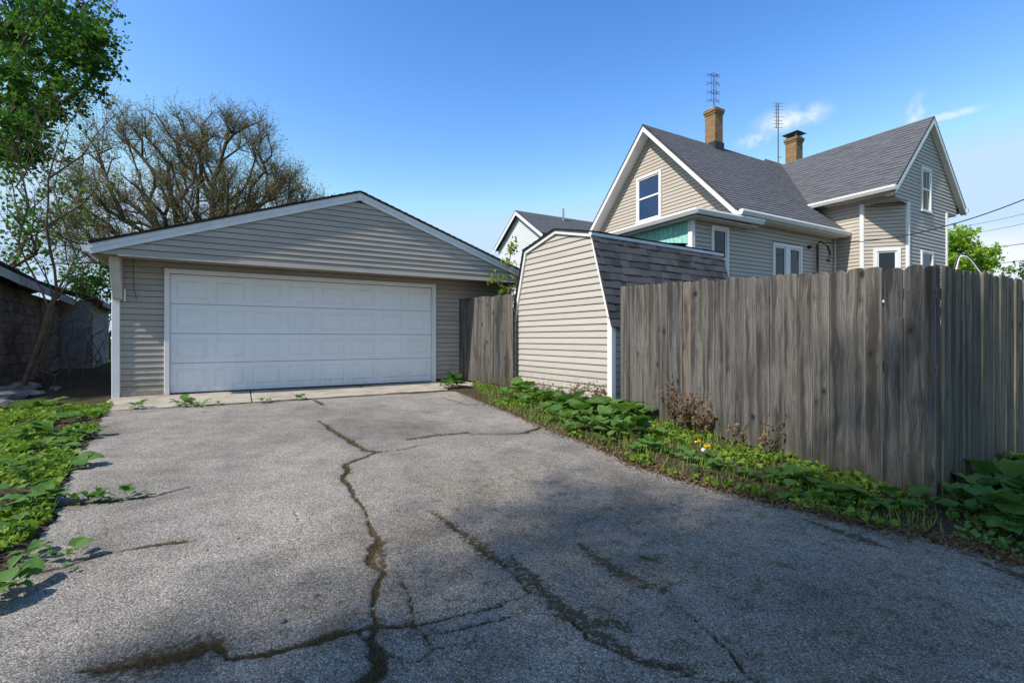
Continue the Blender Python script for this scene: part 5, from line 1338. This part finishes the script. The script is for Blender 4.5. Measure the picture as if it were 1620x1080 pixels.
def put(px, py, size, n, key, **kw):
    x, y = gp(px, py); lb, g = LBL[key]
    if key == 'verge': lb = 'broad-leaved weed on the left verge, ' + ('in the far part next to the garage corner' if py < 672 else 'beside the upper left driveway edge' if py < 725 else 'level with the upper crack' if py < 812 else 'small clump just above the lower left crack' if py < 870 else 'slim-leaved clump at the lower left crack' if py < 900 else 'big-leaved clump at the left picture edge' if px > 20 else 'cut off by the left picture edge, lowest')
    if key == 'bed': lb = 'broad-leaved weed below the shed, ' + ('tall clump at the left shed post' if px < 845 and py < 625 else 'at the left end next to the driveway' if px < 845 else 'under the middle of the shed wall' if px < 915 else 'big leaves before the white shed corner post' if px < 980 else 'big leaves at the start of the long fence')
    if key == 'fence': lb = 'low weed along the long fence, ' + ('around the yellow dandelions' if px < 1150 else 'between dandelions and the taller clump' if px < 1225 else 'in the taller clump halfway to the corner' if px < 1290 else 'in the low stretch before the corner' if px < 1370 else 'with round leaves just before the fence corner')
    if key == 'corner': lb = 'large-leaved weed right of the fence corner, ' + ('close to the corner post' if px < 1550 else 'against the right fence run' if py < 785 else 'in front next to the asphalt')
    weed(x, y, size, n, lb, g, **kw)
for (px, py, s, n) in ((30, 650, .30, 7), (70, 648, .30, 7), (95, 655, .28, 6), (12, 700, .30, 7), (45, 690, .2, 6), (110, 668, .26, 7), (88, 694, .30, 8), (120, 690, .24, 7), (140, 692, .22, 6), (68, 715, .26, 7), (100, 742, .22, 7), (85, 730, .2, 6), (118, 738, .2, 6), (20, 745, .2, 7), (52, 760, .2, 7), (30, 785, .2, 7), (62, 800, .22, 8), (80, 792, .2, 7), (12, 812, .2, 7), (38, 822, .18, 6), (10, 850, .17, 7), (135, 660, .2, 6), (150, 648, .16, 5), (60, 668, .2, 6), (100, 712, .22, 6), (20, 722, .2, 6)):
    put(px, py, s, n, 'verge', slim=.35)
put(42, 885, .19, 10, 'verge', slim=.8); put(26, 938, .22, 9, 'verge', slim=.55, upright=.7); put(2, 950, .2, 6, 'verge', slim=.4, upright=.6)
for (px, py, s, n) in ((125, 797, .13, 8), (143, 795, .14, 9), (160, 794, .12, 7), (178, 793, .12, 6), (202, 788, .13, 4), (224, 786, .07, 4), (100, 888, .13, 7), (103, 905, .08, 5)):
    put(px, py, s, n, 'crack', slim=.6, upright=.7)
for (px, py, s, n) in ((219, 646, .17, 9), (285, 642, .2, 10), (300, 643, .2, 9), (318, 643, .16, 8), (345, 641, .1, 6), (418, 637, .13, 9), (475, 633, .16, 9)):
    put(px, py, s, n, 'apron', slim=.5, upright=.5)
for (px, py, s, n) in ((716, 612, .42, 10), (708, 615, .34, 8), (726, 612, .3, 7)): put(px, py, s, n, 'panel', upright=.8)
for (px, py, s, n) in ((812, 622, .36, 7), (822, 616, .36, 8), (838, 622, .34, 7), (800, 630, .26, 6), (815, 636, .24, 6), (835, 640, .28, 7), (850, 636, .36, 8), (872, 640, .36, 7), (862, 652, .26, 7), (885, 652, .34, 8), (903, 648, .38, 8), (880, 664, .26, 7), (900, 668, .28, 8), (920, 660, .38, 8), (940, 655, .44, 9), (962, 652, .44, 8), (925, 680, .28, 7), (945, 680, .34, 8), (968, 672, .4, 8), (985, 665, .44, 8), (1008, 662, .42, 8), (975, 692, .3, 7), (998, 690, .36, 8), (1018, 690, .34, 7), (905, 684, .2, 6), (1020, 715, .22, 6), (1040, 712, .22, 7), (955, 700, .2, 6), (1030, 650, .4, 6), (1012, 640, .36, 6), (870, 625, .3, 6)):
    put(px, py, s * 1.05, n, 'bed', slim=.12, upright=.5)
for (px, py, s, n) in ((1065, 722, .17, 7), (1095, 730, .18, 7), (1120, 735, .22, 8), (1135, 742, .2, 8), (1110, 750, .15, 6), (1160, 748, .15, 7), (1185, 756, .14, 7), (1210, 762, .15, 7), (1235, 765, .2, 8), (1260, 762, .24, 8), (1275, 770, .24, 7), (1250, 785, .2, 7), (1300, 782, .16, 7), (1330, 790, .16, 7), (1355, 795, .15, 7), (1310, 795, .14, 6), (1375, 800, .22, 6), (1400, 808, .24, 6), (1425, 798, .24, 5)):
    put(px, py, s, n, 'fence', slim=.3)
for (px, py, s, n) in ((1515, 800, .22, 7), (1545, 790, .30, 8), (1580, 780, .34, 9), (1610, 790, .34, 8), (1565, 815, .30, 8), (1600, 830, .30, 8), (1540, 818, .22, 7), (1620, 850, .26, 7), (1640, 800, .34, 8), (1570, 755, .34, 8), (1600, 745, .34, 8), (1635, 760, .34, 8), (1590, 850, .2, 6), (1660, 830, .3, 8)):
    put(px, py, s, n, 'corner', slim=.1, upright=.6)

# yellow dandelions and a white blossom by the fence
for i, (px, py, mt_, lb) in enumerate(((1104, 722, 'petal_yellow', 'small yellow dandelion further from the camera near the fence'), (1117, 731, 'petal_yellow', 'larger yellow dandelion nearer the driveway by the fence'), (1111, 737, 'petal_white', 'white blossom beside the yellow dandelions'))):
    x, y = gp(px, py); o = thing('flower', lb, 'flower', (x, y, float(gz(x, y))))
    MB().tube([(0, 0, 0), (.01, 0, .08), (.012, .0, .15)], .003, 5).build('stem', 'burdock', o)
    link('blossom', leaf_cloud('blossom', rng.normal(size=(40, 3)) * (.012, .012, .005) + (.012, 0, .155), .022, mt_), o)

# ------------------------------------------------ ground cover, litter and moss (nobody could count it)
def scatter(poly, n, seed):
    r = np.random.default_rng(seed); a = np.array(poly); lo, hi = a.min(0), a.max(0); out = np.zeros((0, 2))
    while len(out) < n:
        p = lo + (hi - lo) * r.random((n * 2, 2)); out = np.concatenate([out, p[poly_mask(p[:, 0], p[:, 1], poly)]])
    return out[:n]
def on_ground(p, h): return np.column_stack([p, gz(p[:, 0], p[:, 1]) + h])
left_poly = [gp(*p) for p in ((178, 640), (150, 645), (60, 640), (0, 655), (-200, 700), (-200, 900), (-60, 960), (0, 930))] + left_edge[::-1]
P0 = scatter(left_poly, 15000, 1)
keep = (wob(P0[:, 0], P0[:, 1], 2.6, 71) + .6 * wob(P0[:, 0], P0[:, 1], 8, 72)) > -.06
P0 = P0[keep]
tag(link('ground_cover', leaf_cloud('ground_cover', on_ground(P0, .012 + .05 * rng.random(len(P0)) ** 1.5), rng.choice([.028, .04, .055], len(P0)), 'cover', up=.9, aspect=.85)), 'low creeping green ground cover over the left verge', 'ground cover', kind='stuff')
fence_line = [(FC[0] - .05, FC[1] + .05), (2.5, 5.5), (1.62, 7.6), (1.55, 7.7), (.05, 10.0), (0, 9.3), (-.9, 10.4)]
right_poly = right_edge[1:13] + [gp(1500, 850)] + [(3.0, 3.35)] + fence_line
P1 = scatter(right_poly, 12000, 2)
k1 = (wob(P1[:, 0], P1[:, 1], 3.2, 73) + .6 * wob(P1[:, 0], P1[:, 1], 9, 74)) > .10
tag(link('ground_cover', leaf_cloud('ground_cover', on_ground(P1[k1], .012 + .06 * rng.random(k1.sum()) ** 1.5), rng.choice([.026, .038, .055], k1.sum()), 'cover', up=.9, aspect=.85)), 'low green ground cover between the driveway and the long fence', 'ground cover', kind='stuff')
corner_poly = [gp(1500, 852), gp(1570, 872), gp(1620, 892), (3.5, 2.7), (5.5, 2.4), (8.5, 6.3), (3.3, 3.6)]
P2 = scatter(corner_poly, 5000, 3)
tag(link('ground_cover', leaf_cloud('ground_cover', on_ground(P2, .012 + .05 * rng.random(len(P2)) ** 1.5), .042, 'burdock', up=.9, aspect=.85)), 'dark green ground cover in front of the right fence run', 'ground cover', kind='stuff')
# dead leaves and straw along the edges
P3 = np.concatenate([scatter(right_poly, 3000, 4), scatter(left_poly, 1800, 5), scatter(corner_poly, 900, 6)])
ed = np.array(right_edge); e3 = []
for i in range(len(ed) - 1):
    t = rng.random((260, 1)); e3.append(ed[i] * (1 - t) + ed[i + 1] * t + rng.normal(size=(260, 2)) * .06)
P3 = np.concatenate([P3] + e3)
tag(link('leaf_litter', leaf_cloud('leaf_litter', on_ground(P3, .008 + .012 * rng.random(len(P3))), .032, 'dry_leaf', up=1.2, aspect=.5)), 'brown dead leaves and bits along the driveway edges', 'leaf litter', kind='stuff')
def blades(name, base, length, width, mat, lean):
    """short grass blades or straws standing at the given points"""
    n = len(base); a = rng.random(n) * 6.283; d = np.column_stack([np.cos(a), np.sin(a), np.zeros(n)])
    L = length * (.5 + rng.random(n))[:, None]; ln = (lean * (.4 + .8 * rng.random(n)) if lean < .9 else .90 + .095 * rng.random(n))[:, None]
    tip = base + d * L * ln + np.array([0, 0, 1]) * L * np.sqrt(np.maximum(.02, 1 - np.minimum(ln, .99) ** 2)); s = np.column_stack([-d[:, 1], d[:, 0], np.zeros(n)]) * width
    mid = (base + tip) / 2 + np.array([0, 0, 1]) * L * .06
    v = np.stack([base - s, base + s, mid + s * .7, tip, mid - s * .7], 1).reshape(-1, 3); k = np.arange(n)[:, None] * 5
    q = np.concatenate([k + np.array([[0, 1, 2, 4]]), k + np.array([[4, 2, 3, 3]])]) if False else np.concatenate([k + np.array([[0, 1, 2]]), k + np.array([[0, 2, 4]]), k + np.array([[4, 2, 3]])])
    return np_mesh(name, v, q, mat, np.repeat(rng.random(n), 5), tri=True)
def along(cr_, n, wide):
    a = np.array(cr_); L = np.hypot(*(a[1:, :2] - a[:-1, :2]).T); wgt = L * (a[1:, 2] + a[:-1, 2]); i = rng.choice(len(L), n, p=wgt / wgt.sum()); t = rng.random((n, 1))
    p = a[i] * (1 - t) + a[i + 1] * t; return p[:, :2] + rng.normal(size=(n, 2)) * p[:, 2:3] * wide
straw, mossp = [], []
for i, c in enumerate(CRACKS):
    a = np.array(c); L = np.hypot(*(a[1:, :2] - a[:-1, :2]).T).sum(); w = a[:, 2].mean()
    k = int(L * w * 17000)
    straw.append(along(c, max(20, int(k * .75)), 1.3)); mossp.append(along(c, max(20, int(k * .45)), 1.3))
for i, c in enumerate(FILM):
    straw.append(along(c, 3200 if i == 7 else 160, .5)); mossp.append(along(c, 260, .6))
straw, mossp = np.concatenate(straw), np.concatenate(mossp)
# scattered moss tufts on the shaded asphalt
tc = scatter([gp(*p) for p in ((420, 760), (250, 960), (200, 1075), (1600, 1075), (1600, 930), (1250, 830), (900, 730))], 170, 9)
mossp = np.concatenate([mossp, np.repeat(tc, 26, 0) + rng.normal(size=(len(tc) * 26, 2)) * np.repeat(.008 + .022 * rng.random((len(tc), 1)) ** 2, 26, 0)])
ap = [(*g_world(-.65 + 5.4 * t, -1.39 - .16 * t), .03) for t in np.linspace(0, 1, 20)]
mossp = np.concatenate([mossp, along(ap, 2600, .8)])
tag(link('dead_grass', blades('dead_grass', on_ground(straw, -.010), .026, .0012, 'straw', .97)), 'matted dead grass filling the driveway cracks', 'dead grass', kind='stuff')
tag(link('moss', blades('moss', on_ground(mossp, -.008), .015, .0016, 'moss', .7)), 'green moss and grass tufts along the driveway cracks', 'moss', kind='stuff')
gr = np.concatenate([P1[rng.random(len(P1)) < .45], P0[rng.random(len(P0)) < .35]])
tag(link('grass', blades('grass', on_ground(gr, 0.0), .09, .003, 'cover', .6)), 'sparse thin grass blades on both verges', 'grass', kind='stuff')

# dried weeds leaning on the long fence
for i, (px, py, h, n, lb) in enumerate(((985, 640, .75, 7, 'tall dried brown weed at the fence end beside the shed post'), (1012, 648, .95, 8, 'tallest dried brown weed clinging to the fence boards'), (1035, 655, .7, 7, 'dried brown weed behind the big green leaves at the fence'), (1065, 672, .65, 11, 'bushy dried brown weed left of the fence tangle'), (1085, 684, .5, 14, 'low tangled heap of dried brown weeds at the fence foot'), (1110, 690, .5, 10, 'dried brown weed on the right of the tangled heap'), (1168, 705, .5, 3, 'single curled dried stem against the fence boards'), (1208, 722, .55, 3, 'dried curling stem rightmost on the long fence'), (905, 640, .35, 8, 'dried brown weed below the middle of the shed wall'), (935, 645, .35, 8, 'dried brown weed below the right half of the shed wall'), (868, 632, .3, 7, 'dried brown weed below the left half of the shed wall'), (950, 640, .4, 6, 'dried brown weed beside the white shed corner post'))):
    x, y = gp(px, py); g0 = float(gz(x, y)); r = random.Random(900 + i)
    o = thing('dried_weed', lb, 'dried weed', (x, y, g0)); m = MB(); pts = []
    for k in range(int(n * 1.8)):
        a = r.uniform(0, 6.28); hh_ = h * r.uniform(.35, 1.05); wd = 1.0 if h < .6 else .4; lx, ly = math.cos(a) * hh_ * r.uniform(.1, 1.0) * wd, math.sin(a) * hh_ * r.uniform(.05, .45) * wd
        pl = [Vector((lx * t * t + r.uniform(-.012, .012), ly * t * t, hh_ * t)) for t in (0, .25, .5, .75, 1)]
        m.tube(pl, [.004, .0035, .003, .0025, .002], 4)
        for _ in range(14 if h < .6 else 11):
            t = r.uniform(.15, 1.0) ** .7; q = pl[0].lerp(pl[-1], t); pts.append((q.x + r.gauss(0, .03), q.y + r.gauss(0, .03), hh_ * t + r.gauss(0, .02)))
            pts.append((q.x + r.gauss(0, .02), q.y + r.gauss(0, .02), hh_ * t + r.gauss(0, .015)))
    m.build('stem', 'bark_grey', o); link('dry_leaves', leaf_cloud('dry_leaves', np.array(pts)[rng.random(len(pts)) < .6], .042, 'dry_leaf', up=0, aspect=.6), o)

# rubble stones before the outbuilding
for i, (px, py, s) in enumerate(((38, 618, .22), (8, 632, .2), (24, 630, .13), (52, 626, .15), (14, 618, .13), (88, 617, .1), (2, 645, .16))):
    x, y = gp(px, py); bm = bmesh.new(); bmesh.ops.create_icosphere(bm, subdivisions=2, radius=s); r = random.Random(i)
    for v in bm.verts: v.co = Vector((v.co.x * 1.2, v.co.y * .9, v.co.z * .5)) * (1 + r.uniform(-.16, .16))
    me = bpy.data.meshes.new('rubble_stone'); bm.to_mesh(me); bm.free(); me.materials.append(M['rock'])
    tag(link('rubble_stone', me, None, (x, y, float(gz(x, y)) + s * .25), (0, 0, i)), ('large flat grey stone at the foot of the leaning scrub trunk', 'grey stone touching the left edge below the block wall', 'small grey stone between two larger ones at left', 'grey stone right of the rubble group at left', 'small stone hard against the block wall at left', 'smallest grey stone lying apart toward the dark gap', 'grey stone lowest at the left picture edge')[i], 'stone', 'rubble stones at left')
# a few loose pebbles on the asphalt
bm = bmesh.new(); bmesh.ops.create_icosphere(bm, subdivisions=1, radius=1); 
for v in bm.verts: v.co = Vector((v.co.x * 1.1, v.co.y * .85, v.co.z * .6))
pm = bpy.data.meshes.new('pebble'); bm.to_mesh(pm); bm.free(); pm.materials.append(M['rock'])
for (px, py, s) in ((377, 852, .012), (448, 983, .016), (500, 942, .014), (328, 870, .008), (938, 792, .010), (1360, 1015, .014), (640, 985, .01), (775, 700, .012), (598, 702, .015)):
    x, y = gp(px, py); tag(link('pebble', pm, None, (x, y, float(gz(x, y)) + s * .3), (0, 0, px), (s, s, s)), 'small loose pebble lying on the driveway asphalt', 'pebble', 'loose pebbles on the driveway')
